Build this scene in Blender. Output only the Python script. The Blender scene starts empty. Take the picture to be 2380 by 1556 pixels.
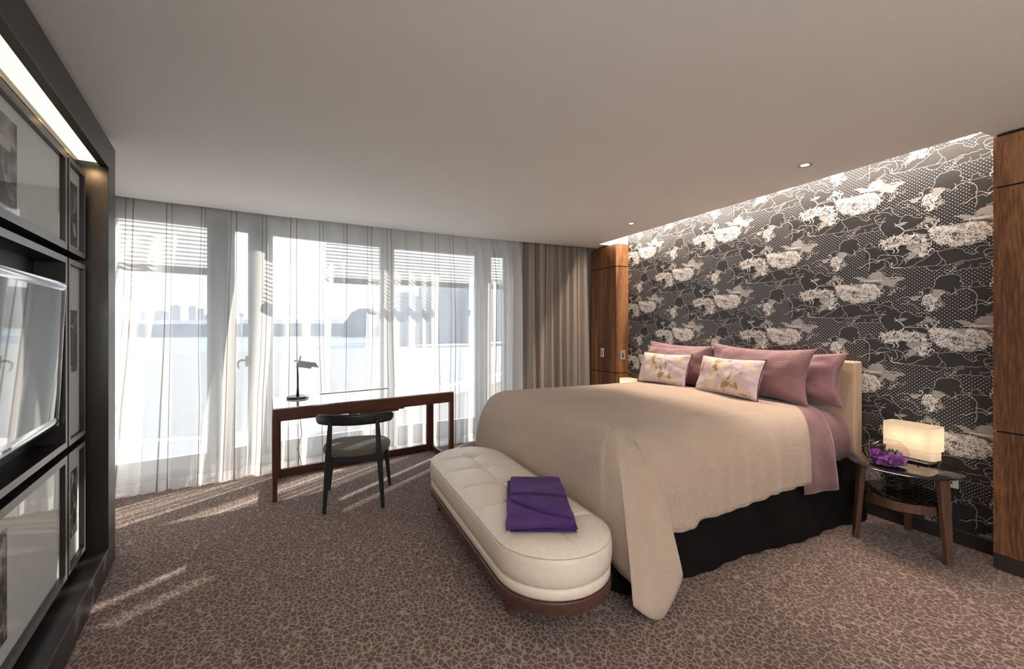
import bpy, bmesh, math, random
import numpy as np
from mathutils import Vector, Matrix, noise as mnoise

R_ = math.radians
PI = math.pi
rng = random.Random(7)
SC = bpy.context.scene
COL = SC.collection

# ---------------------------------------------------------------- camera, world, sun, exposure
EYE = 1.42
YAW = math.atan(0.455)
cam_d = bpy.data.cameras.new('camera')
cam_d.sensor_width = 36.0
cam_d.lens = 36.0 * 1000 / 2380
cam_d.shift_y = -16.0 / 2380
cam_d.clip_start = 0.02
cam_d.clip_end = 6000
cam = bpy.data.objects.new('camera', cam_d)
COL.objects.link(cam)
cam.location = (0, 0, EYE)
cam.rotation_euler = (PI / 2, 0, -YAW)
SC.camera = cam

SC.view_settings.view_transform = 'Standard'
SC.view_settings.look = 'None'
SC.view_settings.gamma = 1.0
SC.view_settings.use_curve_mapping = False
SC.view_settings.exposure = 0.62
SC.cycles.use_denoising = True
SC.cycles.max_bounces = 10
SC.cycles.diffuse_bounces = 5
SC.cycles.glossy_bounces = 4
SC.cycles.transmission_bounces = 8
SC.cycles.transparent_max_bounces = 24
SC.cycles.sample_clamp_indirect = 6.0
SC.cycles.caustics_reflective = False
SC.cycles.caustics_refractive = False

WORLD_STRENGTH = 1.5
w = bpy.data.worlds.new('hazy_sky')
SC.world = w
w.use_nodes = True
nt = w.node_tree
nt.nodes.clear()
tc = nt.nodes.new('ShaderNodeTexCoord')
sx = nt.nodes.new('ShaderNodeSeparateXYZ')
rp = nt.nodes.new('ShaderNodeValToRGB')
rp.color_ramp.elements[0].position = 0.0
rp.color_ramp.elements[0].color = (0.88, 0.90, 0.94, 1)
rp.color_ramp.elements[1].position = 0.6
rp.color_ramp.elements[1].color = (0.72, 0.83, 1.0, 1)
bg = nt.nodes.new('ShaderNodeBackground')
bg.inputs['Strength'].default_value = WORLD_STRENGTH
wo = nt.nodes.new('ShaderNodeOutputWorld')
nt.links.new(tc.outputs['Generated'], sx.inputs[0])
nt.links.new(sx.outputs['Z'], rp.inputs[0])
nt.links.new(rp.outputs[0], bg.inputs[0])
nt.links.new(bg.outputs[0], wo.inputs[0])

SUN_AZ, SUN_EL = R_(39), R_(25)
sd = bpy.data.lights.new('sun', 'SUN')
sd.energy = 9.5
sd.angle = R_(0.8)
sd.color = (1.0, 0.92, 0.80)
sun = bpy.data.objects.new('sun', sd)
COL.objects.link(sun)
ldir = Vector((-math.cos(SUN_AZ) * math.cos(SUN_EL), -math.sin(SUN_AZ) * math.cos(SUN_EL), -math.sin(SUN_EL)))
sun.rotation_euler = ldir.to_track_quat('-Z', 'Y').to_euler()
sun.location = (10, 10, 12)


def lamp(name, kind, loc, energy, color=(1, 1, 1), aim=None, size=0.1, size_y=None, spot=None, blend=0.6):
    d = bpy.data.lights.new(name, kind)
    d.energy = energy
    d.color = color
    if kind == 'AREA':
        d.size = size
        if size_y:
            d.shape = 'RECTANGLE'
            d.size_y = size_y
    else:
        d.shadow_soft_size = size
    if kind == 'SPOT':
        d.spot_size = R_(spot)
        d.spot_blend = blend
    o = bpy.data.objects.new(name, d)
    COL.objects.link(o)
    o.location = loc
    if aim is not None:
        if kind == 'AREA':
            z = -Vector(aim).normalized()
            x = Vector((0, 1, 0))
            x = (x - z * x.dot(z)).normalized()
            y = z.cross(x)
            o.rotation_euler = Matrix(((x.x, y.x, z.x), (x.y, y.y, z.y), (x.z, y.z, z.z))).to_euler()
        else:
            o.rotation_euler = Vector(aim).to_track_quat('-Z', 'Y').to_euler()
    return o


WARM = (1.0, 0.78, 0.56)
CZ = 2.56                      # ceiling height
# added fill spots under the ceiling behind the camera, without fixtures
for (x, y) in ((0.1, -0.7), (1.0, -1.1), (0.3, -2.0)):
    lamp('downlight_or_fill_spot', 'SPOT', (x, y, CZ - 0.02), 28, (1.0, 0.96, 0.92), (0, 0, -1), 0.06, spot=150, blend=0.8)
# cove strip washing the papered wall
lamp('cove_lamp', 'AREA', (3.69, 3.0, 2.87), 58, (1.0, 0.80, 0.66), (0.0, 0, -1.0), 3.6, 0.06)
# two soft point lights added behind the camera as fill, no lamp stands there
for (x, y) in ((0.1, -1.5), (1.3, -1.8)):
    lamp('fill_point_light', 'POINT', (x, y, 1.75), 34, (1.0, 0.97, 0.94), size=0.16)
# lamps of the glowing strip in the picture niche
for s_ in (-2.1, -1.65, -1.2, -0.75, -0.34):
    lamp('niche_lamp', 'SPOT', (-1.122 - 0.1653 * s_ - 0.9862 * 0.082, 3.41 + 0.9862 * s_ - 0.1653 * 0.082, 2.352), 2.0, (1.0, 0.60, 0.28), (0, 0, -1), 0.01, spot=165, blend=0.5)

# ---------------------------------------------------------------- materials
MATS = {}


def newmat(name):
    m = bpy.data.materials.new(name)
    m.use_nodes = True
    n = m.node_tree
    n.nodes.clear()
    out = n.nodes.new('ShaderNodeOutputMaterial')
    MATS[name] = m
    return m, n, out


def N(n, t, **kw):
    x = n.nodes.new(t)
    for k, v in kw.items():
        if k in ('operation', 'blend_type', 'data_type', 'feature', 'distance', 'bands_direction', 'wave_type', 'wave_profile', 'noise_dimensions', 'voronoi_dimensions', 'interpolation_type', 'vector_type'):
            setattr(x, k, v)
        else:
            x.inputs[k.replace('_', ' ')].default_value = v
    return x


def L(n, a, b):
    n.links.new(a, b)


def ramp(n, fac, stops):
    r = n.nodes.new('ShaderNodeValToRGB')
    e = r.color_ramp.elements
    while len(e) < len(stops):
        e.new(0.5)
    for i, (p, c) in enumerate(stops):
        e[i].position = p
        e[i].color = (c[0], c[1], c[2], 1)
    L(n, fac, r.inputs[0])
    return r.outputs[0]


def math_n(n, op, a, b=None):
    m = n.nodes.new('ShaderNodeMath')
    m.operation = op
    for i, v in enumerate((a, b)):
        if v is None:
            continue
        if isinstance(v, (int, float)):
            m.inputs[i].default_value = v
        else:
            L(n, v, m.inputs[i])
    return m.outputs[0]


def coords(n, kind='Object', scale=(1, 1, 1), rot=(0, 0, 0)):
    t = n.nodes.new('ShaderNodeTexCoord')
    m = n.nodes.new('ShaderNodeMapping')
    m.inputs['Scale'].default_value = scale
    m.inputs['Rotation'].default_value = rot
    L(n, t.outputs[kind], m.inputs[0])
    return m.outputs[0]


def world_coords(n, scale=(1, 1, 1), rot=(0, 0, 0)):
    t = n.nodes.new('ShaderNodeNewGeometry')
    m = n.nodes.new('ShaderNodeMapping')
    m.inputs['Scale'].default_value = scale
    m.inputs['Rotation'].default_value = rot
    L(n, t.outputs['Position'], m.inputs[0])
    return m.outputs[0]


def bsdf(n, out, color=None, rough=0.5, metal=0.0, spec=0.5, sheen=0.0, coat=0.0):
    b = n.nodes.new('ShaderNodeBsdfPrincipled')
    if color is not None:
        if isinstance(color, (tuple, list)):
            b.inputs['Base Color'].default_value = (color[0], color[1], color[2], 1)
        else:
            L(n, color, b.inputs['Base Color'])
    b.inputs['Roughness'].default_value = rough
    b.inputs['Metallic'].default_value = metal
    b.inputs['Specular IOR Level'].default_value = spec
    b.inputs['Sheen Weight'].default_value = sheen
    b.inputs['Coat Weight'].default_value = coat
    L(n, b.outputs[0], out.inputs[0])
    return b


def bump(n, b, height, strength=0.3, dist=0.01):
    u = n.nodes.new('ShaderNodeBump')
    u.inputs['Strength'].default_value = strength
    u.inputs['Distance'].default_value = dist
    L(n, height, u.inputs['Height'])
    L(n, u.outputs[0], b.inputs['Normal'])


def plain(name, color, rough=0.5, metal=0.0, spec=0.5, var=0.06, scale=12.0, bmp=0.0, coat=0.0, sheen=0.0):
    """a plain finish with a slight procedural unevenness"""
    m, n, out = newmat(name)
    co = coords(n)
    nz = N(n, 'ShaderNodeTexNoise', Scale=scale, Detail=4.0)
    L(n, co, nz.inputs['Vector'])
    lo = tuple(c * (1 - var) for c in color)
    hi = tuple(min(1, c * (1 + var)) for c in color)
    c = ramp(n, nz.outputs[0], [(0.3, lo), (0.7, hi)])
    b = bsdf(n, out, c, rough, metal, spec, sheen, coat)
    if bmp:
        bump(n, b, nz.outputs[0], bmp, 0.004)
    return m


plain('ceiling_paint', (0.82, 0.825, 0.81), 0.9, spec=0.2, var=0.01, scale=3)
plain('white_paint', (0.72, 0.70, 0.67), 0.8, var=0.02, scale=3)
plain('cove_paint', (0.80, 0.74, 0.66), 0.9, var=0.02)
plain('dark_plinth', (0.030, 0.022, 0.022), 0.55, var=0.1)
plain('black_gap', (0.006, 0.005, 0.005), 0.8)
plain('frame_grey', (0.22, 0.205, 0.205), 0.32, metal=0.55, var=0.08, scale=30)
plain('frame_dark', (0.016, 0.014, 0.014), 0.35, var=0.1)
plain('box_black', (0.006, 0.006, 0.007), 0.5)
plain('mat_board', (0.85, 0.92, 0.90), 0.9, var=0.01)
plain('chrome', (0.78, 0.78, 0.80), 0.08, metal=1.0, var=0.01)
plain('steel', (0.55, 0.54, 0.52), 0.3, metal=1.0, var=0.05)
plain('steel_plate', (0.50, 0.49, 0.47), 0.42, metal=0.6, var=0.05)
plain('white_plastic', (0.78, 0.77, 0.74), 0.4, var=0.02)
plain('black_plastic', (0.012, 0.012, 0.013), 0.4, var=0.1)
plain('screen_black', (0.006, 0.006, 0.007), 0.02, spec=1.0, var=0.0, coat=1.0)
plain('leather', (0.80, 0.71, 0.61), 0.38, spec=0.45, var=0.04, scale=40, bmp=0.05)
plain('chair_wood', (0.012, 0.013, 0.018), 0.38, var=0.15)
plain('headboard_fabric', (0.58, 0.425, 0.295), 0.85, var=0.08, scale=120, bmp=0.2, sheen=0.2)
plain('skirt_fabric', (0.007, 0.0065, 0.0065), 0.9, spec=0.15, var=0.3, scale=5)
plain('purple_piping', (0.10, 0.03, 0.10), 0.6, var=0.1)
plain('lamp_metal', (0.05, 0.045, 0.05), 0.3, metal=0.8, var=0.1)
plain('lamp_shade_metal', (0.42, 0.44, 0.44), 0.35, metal=0.3, var=0.05)
plain('alu_frame', (0.62, 0.66, 0.70), 0.45, metal=0.2, var=0.04)
plain('column_grey', (0.30, 0.35, 0.40), 0.6, var=0.05)
plain('blind_slat', (0.55, 0.55, 0.54), 0.5, var=0.03)
plain('blind_rail', (0.28, 0.30, 0.31), 0.5, var=0.04)
plain('petal', (0.30, 0.06, 0.42), 0.55, var=0.35, scale=30, sheen=0.3)
plain('petal_light', (0.42, 0.13, 0.52), 0.55, var=0.3, scale=30, sheen=0.3)
plain('succulent', (0.045, 0.040, 0.035), 0.45, var=0.6, scale=40)
plain('roof_metal', (0.25, 0.255, 0.26), 0.6, var=0.03, scale=0.5)
plain('parapet', (0.70, 0.69, 0.68), 0.7, var=0.03, scale=0.6)
plain('deck_wall', (0.62, 0.57, 0.52), 0.8, var=0.04, scale=0.8)
plain('ground', (0.55, 0.54, 0.52), 0.9, var=0.12, scale=0.03)
plain('water', (0.24, 0.30, 0.36), 0.35, var=0.06, scale=0.02)
plain('far_land', (0.22, 0.24, 0.26), 0.9, var=0.15, scale=0.02)
plain('tower_a', (0.40, 0.42, 0.45), 0.8, var=0.06, scale=0.2)
plain('tower_b', (0.46, 0.47, 0.49), 0.8, var=0.06, scale=0.2)
plain('plaza', (0.30, 0.295, 0.285), 0.85, var=0.05, scale=0.1)


def wood(name, dark, mid, light, axis='Z', rough=0.42, scale=1.0, spec=0.4):
    m, n, out = newmat(name)
    s = {'Z': (6.5, 6.5, 0.65), 'Y': (9, 0.55, 9), 'X': (0.55, 9, 9)}[axis]
    co = coords(n, 'Object', tuple(v * scale for v in s))
    n1 = N(n, 'ShaderNodeTexNoise', Scale=1.0, Detail=2.0, Distortion=1.0)
    L(n, co, n1.inputs['Vector'])
    mul = math_n(n, 'MULTIPLY', n1.outputs[0], 7.0)
    fr = math_n(n, 'SINE', mul)
    co2 = coords(n, 'Object', tuple(v * scale * 14 for v in s))
    n2 = N(n, 'ShaderNodeTexNoise', Scale=1.0, Detail=3.0)
    L(n, co2, n2.inputs['Vector'])
    f = math_n(n, 'ADD', math_n(n, 'MULTIPLY', fr, 0.26), math_n(n, 'MULTIPLY', n2.outputs[0], 0.9))
    c = ramp(n, f, [(0.15, dark), (0.45, mid), (0.75, light)])
    b = bsdf(n, out, c, rough, spec=spec)
    bump(n, b, n2.outputs[0], 0.06, 0.002)
    return m


wood('walnut', (0.095, 0.040, 0.018), (0.225, 0.105, 0.047), (0.34, 0.175, 0.085))
wood('desk_wood', (0.050, 0.014, 0.009), (0.085, 0.025, 0.015), (0.125, 0.040, 0.023), 'X', 0.36)
wood('desk_wood_upright', (0.050, 0.014, 0.009), (0.085, 0.025, 0.015), (0.125, 0.040, 0.023), 'Z', 0.36)
wood('bench_wood', (0.070, 0.032, 0.026), (0.105, 0.050, 0.040), (0.14, 0.070, 0.055), 'Y', 0.4)
wood('table_wood', (0.075, 0.036, 0.026), (0.115, 0.058, 0.042), (0.16, 0.085, 0.060), 'Z', 0.42)
wood('unit_wood', (0.014, 0.012, 0.012), (0.024, 0.020, 0.020), (0.034, 0.029, 0.029), 'X', 0.36, 1.0, 0.6)
wood('unit_wood_upright', (0.009, 0.0075, 0.0075), (0.015, 0.012, 0.012), (0.022, 0.018, 0.018), 'Z', 0.36, 1.0, 0.6)

# carpet: brown pebbles in a pale net
m, n, out = newmat('carpet')
co = world_coords(n, (1.0, 0.80, 1.0), (0, 0, R_(8)))
nz = N(n, 'ShaderNodeTexNoise', Scale=44.0, Detail=2.0)
L(n, co, nz.inputs['Vector'])
mx = n.nodes.new('ShaderNodeVectorMath')
mx.operation = 'MULTIPLY_ADD'
L(n, nz.outputs['Color'], mx.inputs[0])
mx.inputs[1].default_value = (0.014, 0.014, 0.0)
L(n, co, mx.inputs[2])
vo = N(n, 'ShaderNodeTexVoronoi', feature='DISTANCE_TO_EDGE', Scale=40.0)
L(n, mx.outputs[0], vo.inputs['Vector'])
vc = N(n, 'ShaderNodeTexVoronoi', feature='F1', Scale=40.0)
L(n, mx.outputs[0], vc.inputs['Vector'])
fz = N(n, 'ShaderNodeTexNoise', Scale=420.0, Detail=3.0)
L(n, co, fz.inputs['Vector'])
e = math_n(n, 'ADD', vo.outputs['Distance'], math_n(n, 'MULTIPLY', math_n(n, 'SUBTRACT', fz.outputs[0], 0.5), 0.075))
line = ramp(n, e, [(0.035, (1, 1, 1)), (0.095, (0, 0, 0))])
sep = n.nodes.new('ShaderNodeSeparateColor')
L(n, vc.outputs['Color'], sep.inputs[0])
cell = ramp(n, math_n(n, 'ADD', math_n(n, 'MULTIPLY', sep.outputs[0], 0.35), math_n(n, 'MULTIPLY', fz.outputs[0], 0.6)),
            [(0.2, (0.098, 0.058, 0.048)), (0.75, (0.165, 0.106, 0.090))])
mix = N(n, 'ShaderNodeMix', data_type='RGBA')
L(n, line, mix.inputs['Factor'])
L(n, cell, mix.inputs[6])
mix.inputs[7].default_value = (0.36, 0.282, 0.242, 1)
b = bsdf(n, out, mix.outputs[2], 0.95, spec=0.1, sheen=0.15)
bump(n, b, fz.outputs[0], 0.35, 0.004)

# wallpaper inks (the drawing itself is geometry)
plain('paper_charcoal', (0.030, 0.031, 0.033), 0.42, spec=0.35, var=0.05, scale=60)
plain('paper_white', (0.76, 0.755, 0.74), 0.7, spec=0.2, var=0.02)
plain('paper_grey', (0.30, 0.30, 0.30), 0.7, var=0.04)

# coverlet weave
m, n, out = newmat('coverlet_weave')
uv = coords(n, 'UV', (1, 1, 1))
sepv = n.nodes.new('ShaderNodeSeparateXYZ')
L(n, uv, sepv.inputs[0])
K = 2 * PI / 0.019
pu = math_n(n, 'MULTIPLY', sepv.outputs[0], K)
pv = math_n(n, 'MULTIPLY', sepv.outputs[1], K * 1.25)
h1 = math_n(n, 'SINE', math_n(n, 'ADD', pu, pv))
h2 = math_n(n, 'SINE', math_n(n, 'SUBTRACT', pu, pv))
hh = math_n(n, 'MULTIPLY', h1, h2)
fz = N(n, 'ShaderNodeTexNoise', Scale=9.0, Detail=3.0)
L(n, uv, fz.inputs['Vector'])
hs = math_n(n, 'ADD', math_n(n, 'MULTIPLY', hh, 0.30), 0.5)
c = ramp(n, math_n(n, 'ADD', math_n(n, 'MULTIPLY', hs, 0.8), math_n(n, 'MULTIPLY', fz.outputs[0], 0.2)),
         [(0.2, (0.43, 0.330, 0.255)), (0.75, (0.64, 0.515, 0.415))])
b = bsdf(n, out, c, 0.9, spec=0.15, sheen=0.3)
bump(n, b, hh, 0.5, 0.004)

# mauve satin (plain) and ribbed mauve
for nm, rib in (('mauve_satin', 0), ('mauve_ribbed', 1)):
    m, n, out = newmat(nm)
    co = coords(n, 'Object')
    nz = N(n, 'ShaderNodeTexNoise', Scale=4.0, Detail=2.5, Distortion=1.4)
    L(n, co, nz.inputs['Vector'])
    base = [(0.3, (0.19, 0.093, 0.112)), (0.7, (0.255, 0.132, 0.146))]
    if rib:
        sp = n.nodes.new('ShaderNodeSeparateXYZ')
        L(n, co, sp.inputs[0])
        s = math_n(n, 'SINE', math_n(n, 'MULTIPLY', sp.outputs[2], 2 * PI / 0.0125))
        f = math_n(n, 'ADD', math_n(n, 'MULTIPLY', s, 0.14), nz.outputs[0])
        c = ramp(n, f, [(0.25, (0.205, 0.100, 0.120)), (0.8, (0.30, 0.160, 0.168))])
    else:
        c = ramp(n, nz.outputs[0], base)
    b = bsdf(n, out, c, 0.42 if not rib else 0.55, spec=0.35, sheen=0.4)
    bump(n, b, math_n(n, 'ADD', math_n(n, 'MULTIPLY', s, 0.05), nz.outputs[0]) if rib else nz.outputs[0], 0.35, 0.03)

# jacquard cushion
m, n, out = newmat('jacquard')
co = coords(n, 'Object')
nz = N(n, 'ShaderNodeTexNoise', Scale=9.0, Detail=3.0)
L(n, co, nz.inputs['Vector'])
mx = n.nodes.new('ShaderNodeVectorMath')
mx.operation = 'MULTIPLY_ADD'
L(n, nz.outputs['Color'], mx.inputs[0])
mx.inputs[1].default_value = (0.13, 0.13, 0.13)
L(n, co, mx.inputs[2])
v1 = N(n, 'ShaderNodeTexVoronoi', feature='DISTANCE_TO_EDGE', Scale=12.0)
L(n, mx.outputs[0], v1.inputs['Vector'])
v2 = N(n, 'ShaderNodeTexVoronoi', feature='F1', Scale=12.0)
L(n, mx.outputs[0], v2.inputs['Vector'])
sc = n.nodes.new('ShaderNodeSeparateColor')
L(n, v2.outputs['Color'], sc.inputs[0])
patch = ramp(n, sc.outputs[0], [(0.0, (0.58, 0.46, 0.52)), (0.46, (0.62, 0.49, 0.53)), (0.50, (0.68, 0.57, 0.43)), (0.74, (0.68, 0.59, 0.46)), (0.78, (0.34, 0.23, 0.09)), (1.0, (0.38, 0.27, 0.12))])
edge = ramp(n, v1.outputs['Distance'], [(0.02, (1, 1, 1)), (0.06, (0, 0, 0))])
mix = N(n, 'ShaderNodeMix', data_type='RGBA')
L(n, edge, mix.inputs['Factor'])
L(n, patch, mix.inputs[6])
mix.inputs[7].default_value = (0.66, 0.50, 0.46, 1)
b = bsdf(n, out, mix.outputs[2], 0.5, spec=0.35, sheen=0.3)
bump(n, b, v1.outputs['Distance'], 0.35, 0.02)

# purple felted throw
m, n, out = newmat('purple_wool')
co = coords(n, 'Object')
nz = N(n, 'ShaderNodeTexNoise', Scale=160.0, Detail=3.0)
L(n, co, nz.inputs['Vector'])
n2 = N(n, 'ShaderNodeTexNoise', Scale=9.0, Detail=3.0)
L(n, co, n2.inputs['Vector'])
c = ramp(n, math_n(n, 'ADD', math_n(n, 'MULTIPLY', nz.outputs[0], 0.5), math_n(n, 'MULTIPLY', n2.outputs[0], 0.5)),
         [(0.35, (0.050, 0.014, 0.125)), (0.65, (0.100, 0.034, 0.215))])
b = bsdf(n, out, c, 0.95, spec=0.1, sheen=0.12)
bump(n, b, nz.outputs[0], 0.35, 0.003)

# chair seat wool
m, n, out = newmat('seat_wool')
co = coords(n, 'Object')
nz = N(n, 'ShaderNodeTexNoise', Scale=260.0, Detail=2.0)
L(n, co, nz.inputs['Vector'])
c = ramp(n, nz.outputs[0], [(0.35, (0.075, 0.068, 0.058)), (0.65, (0.17, 0.155, 0.135))])
b = bsdf(n, out, c, 0.95, spec=0.1, sheen=0.2)
bump(n, b, nz.outputs[0], 0.3, 0.002)

# taupe drape
m, n, out = newmat('taupe_drape')
uv = coords(n, 'UV')
sp = n.nodes.new('ShaderNodeSeparateXYZ')
L(n, uv, sp.inputs[0])
cx = n.nodes.new('ShaderNodeCombineXYZ')
L(n, sp.outputs[0], cx.inputs[0])
nz = N(n, 'ShaderNodeTexNoise', Scale=11.0, Detail=4.0)
L(n, cx.outputs[0], nz.inputs['Vector'])
c = ramp(n, nz.outputs[0], [(0.35, (0.235, 0.210, 0.185)), (0.5, (0.33, 0.295, 0.262)), (0.68, (0.44, 0.39, 0.34))])
bsdf(n, out, c, 0.7, spec=0.25, sheen=0.3)

# sheer voile: threads with open gaps between them, pairs of brown woven lines, doubled hem
m, n, out = newmat('sheer_voile')
uv = coords(n, 'UV')
sp = n.nodes.new('ShaderNodeSeparateXYZ')
L(n, uv, sp.inputs[0])
per = 0.40
md = math_n(n, 'MODULO', sp.outputs[0], per)
d1 = math_n(n, 'ABSOLUTE', math_n(n, 'SUBTRACT', md, 0.20))
d2 = math_n(n, 'ABSOLUTE', math_n(n, 'SUBTRACT', md, 0.262))
dm = math_n(n, 'MINIMUM', d1, d2)
st = math_n(n, 'LESS_THAN', dm, 0.0048)
hem = math_n(n, 'LESS_THAN', sp.outputs[1], 0.095)
colr = N(n, 'ShaderNodeMix', data_type='RGBA')
L(n, st, colr.inputs['Factor'])
colr.inputs[6].default_value = (0.88, 0.88, 0.875, 1)
colr.inputs[7].default_value = (0.26, 0.21, 0.17, 1)
df = n.nodes.new('ShaderNodeBsdfDiffuse')
tl = n.nodes.new('ShaderNodeBsdfTranslucent')
L(n, colr.outputs[2], df.inputs[0])
L(n, colr.outputs[2], tl.inputs[0])
ms = n.nodes.new('ShaderNodeMixShader')
ms.inputs[0].default_value = 0.55
L(n, df.outputs[0], ms.inputs[1])
L(n, tl.outputs[0], ms.inputs[2])
tr = n.nodes.new('ShaderNodeBsdfTransparent')
op = math_n(n, 'ADD', 0.46, math_n(n, 'ADD', math_n(n, 'MULTIPLY', st, 0.30), math_n(n, 'MULTIPLY', hem, 0.30)))
ms2 = n.nodes.new('ShaderNodeMixShader')
L(n, op, ms2.inputs[0])
L(n, tr.outputs[0], ms2.inputs[1])
L(n, ms.outputs[0], ms2.inputs[2])
L(n, ms2.outputs[0], out.inputs[0])


def glassy(name, tint=(1, 1, 1), rough=0.0, ior=1.45, boost=1.0):
    """thin clear pane: Fresnel mirror over plain transmission"""
    m, n, out = newmat(name)
    f = n.nodes.new('ShaderNodeFresnel')
    ge = n.nodes.new('ShaderNodeNewGeometry')
    # the pane is a single sheet: same mirror strength from either side
    L(n, math_n(n, 'ADD', ior, math_n(n, 'MULTIPLY', ge.outputs['Backfacing'], 1 / ior - ior)), f.inputs[0])
    g = n.nodes.new('ShaderNodeBsdfGlossy')
    g.inputs['Roughness'].default_value = rough
    t = n.nodes.new('ShaderNodeBsdfTransparent')
    t.inputs[0].default_value = (tint[0], tint[1], tint[2], 1)
    x = n.nodes.new('ShaderNodeMixShader')
    fac = math_n(n, 'MULTIPLY', f.outputs[0], boost)
    L(n, fac, x.inputs[0])
    L(n, t.outputs[0], x.inputs[1])
    L(n, g.outputs[0], x.inputs[2])
    L(n, x.outputs[0], out.inputs[0])
    return m


glassy('window_glass', (0.97, 0.985, 0.98), 0, 1.25)
glassy('picture_glass', (0.97, 0.98, 0.97), 0, 1.5)
glassy('bowl_glass', (0.96, 0.93, 0.95), 0, 1.5, 1.0)
plain('desk_glass', (0.80, 0.83, 0.85), 0.03, metal=0.75, spec=1.0, var=0.01)
plain('table_glass', (0.010, 0.009, 0.010), 0.02, spec=0.9, var=0.0, coat=0.6)

# glowing things
def glow(name, color, strength, diff=None, transl=0.0):
    m, n, out = newmat(name)
    e = n.nodes.new('ShaderNodeEmission')
    e.inputs[0].default_value = (color[0], color[1], color[2], 1)
    e.inputs[1].default_value = strength
    if diff:
        co = coords(n, 'Object', (3, 3, 40))
        nz = N(n, 'ShaderNodeTexNoise', Scale=14.0, Detail=3.0)
        L(n, co, nz.inputs['Vector'])
        c = ramp(n, nz.outputs[0], [(0.3, tuple(v * 0.86 for v in diff)), (0.7, diff)])
        d = n.nodes.new('ShaderNodeBsdfDiffuse')
        t = n.nodes.new('ShaderNodeBsdfTranslucent')
        L(n, c, d.inputs[0])
        L(n, c, t.inputs[0])
        mm = n.nodes.new('ShaderNodeMixShader')
        mm.inputs[0].default_value = transl
        L(n, d.outputs[0], mm.inputs[1])
        L(n, t.outputs[0], mm.inputs[2])
        a = n.nodes.new('ShaderNodeAddShader')
        L(n, mm.outputs[0], a.inputs[0])
        L(n, e.outputs[0], a.inputs[1])
        L(n, a.outputs[0], out.inputs[0])
    else:
        L(n, e.outputs[0], out.inputs[0])
    return m


glow('niche_strip', (1.0, 0.84, 0.57), 1.1)
glow('downlight_lens', (1.0, 0.90, 0.74), 5.0)
glow('shade_linen', (1.0, 0.70, 0.42), 0.10, (0.88, 0.82, 0.72), 0.55)

# grey photographic print
def photo(name, scale, seed, lo=0.02, hi=0.75):
    m, n, out = newmat(name)
    t = n.nodes.new('ShaderNodeTexCoord')
    mp = n.nodes.new('ShaderNodeMapping')
    mp.inputs['Location'].default_value = (seed, seed * 0.7, seed * 1.3)
    mp.inputs['Scale'].default_value = scale
    L(n, t.outputs['Object'], mp.inputs[0])
    a = N(n, 'ShaderNodeTexNoise', Scale=1.0, Detail=5.0, Distortion=0.7)
    L(n, mp.outputs[0], a.inputs['Vector'])
    c = ramp(n, a.outputs[0], [(0.36, (lo, lo, lo)), (0.5, (0.12, 0.12, 0.12)), (0.66, (hi, hi, hi))])
    bsdf(n, out, c, 0.6, spec=0.2)
    return m


photo('print_street', (7, 7, 11), 2.0, 0.02, 0.45)
photo('print_figure', (14, 14, 5), 5.0, 0.015, 0.35)
photo('print_face', (9, 9, 6), 9.0, 0.06, 0.55)
photo('print_objects', (18, 18, 12), 13.0, 0.01, 0.6)
plain('print_black', (0.012, 0.012, 0.012), 0.6)
plain('print_pale', (0.55, 0.55, 0.55), 0.6)

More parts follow.
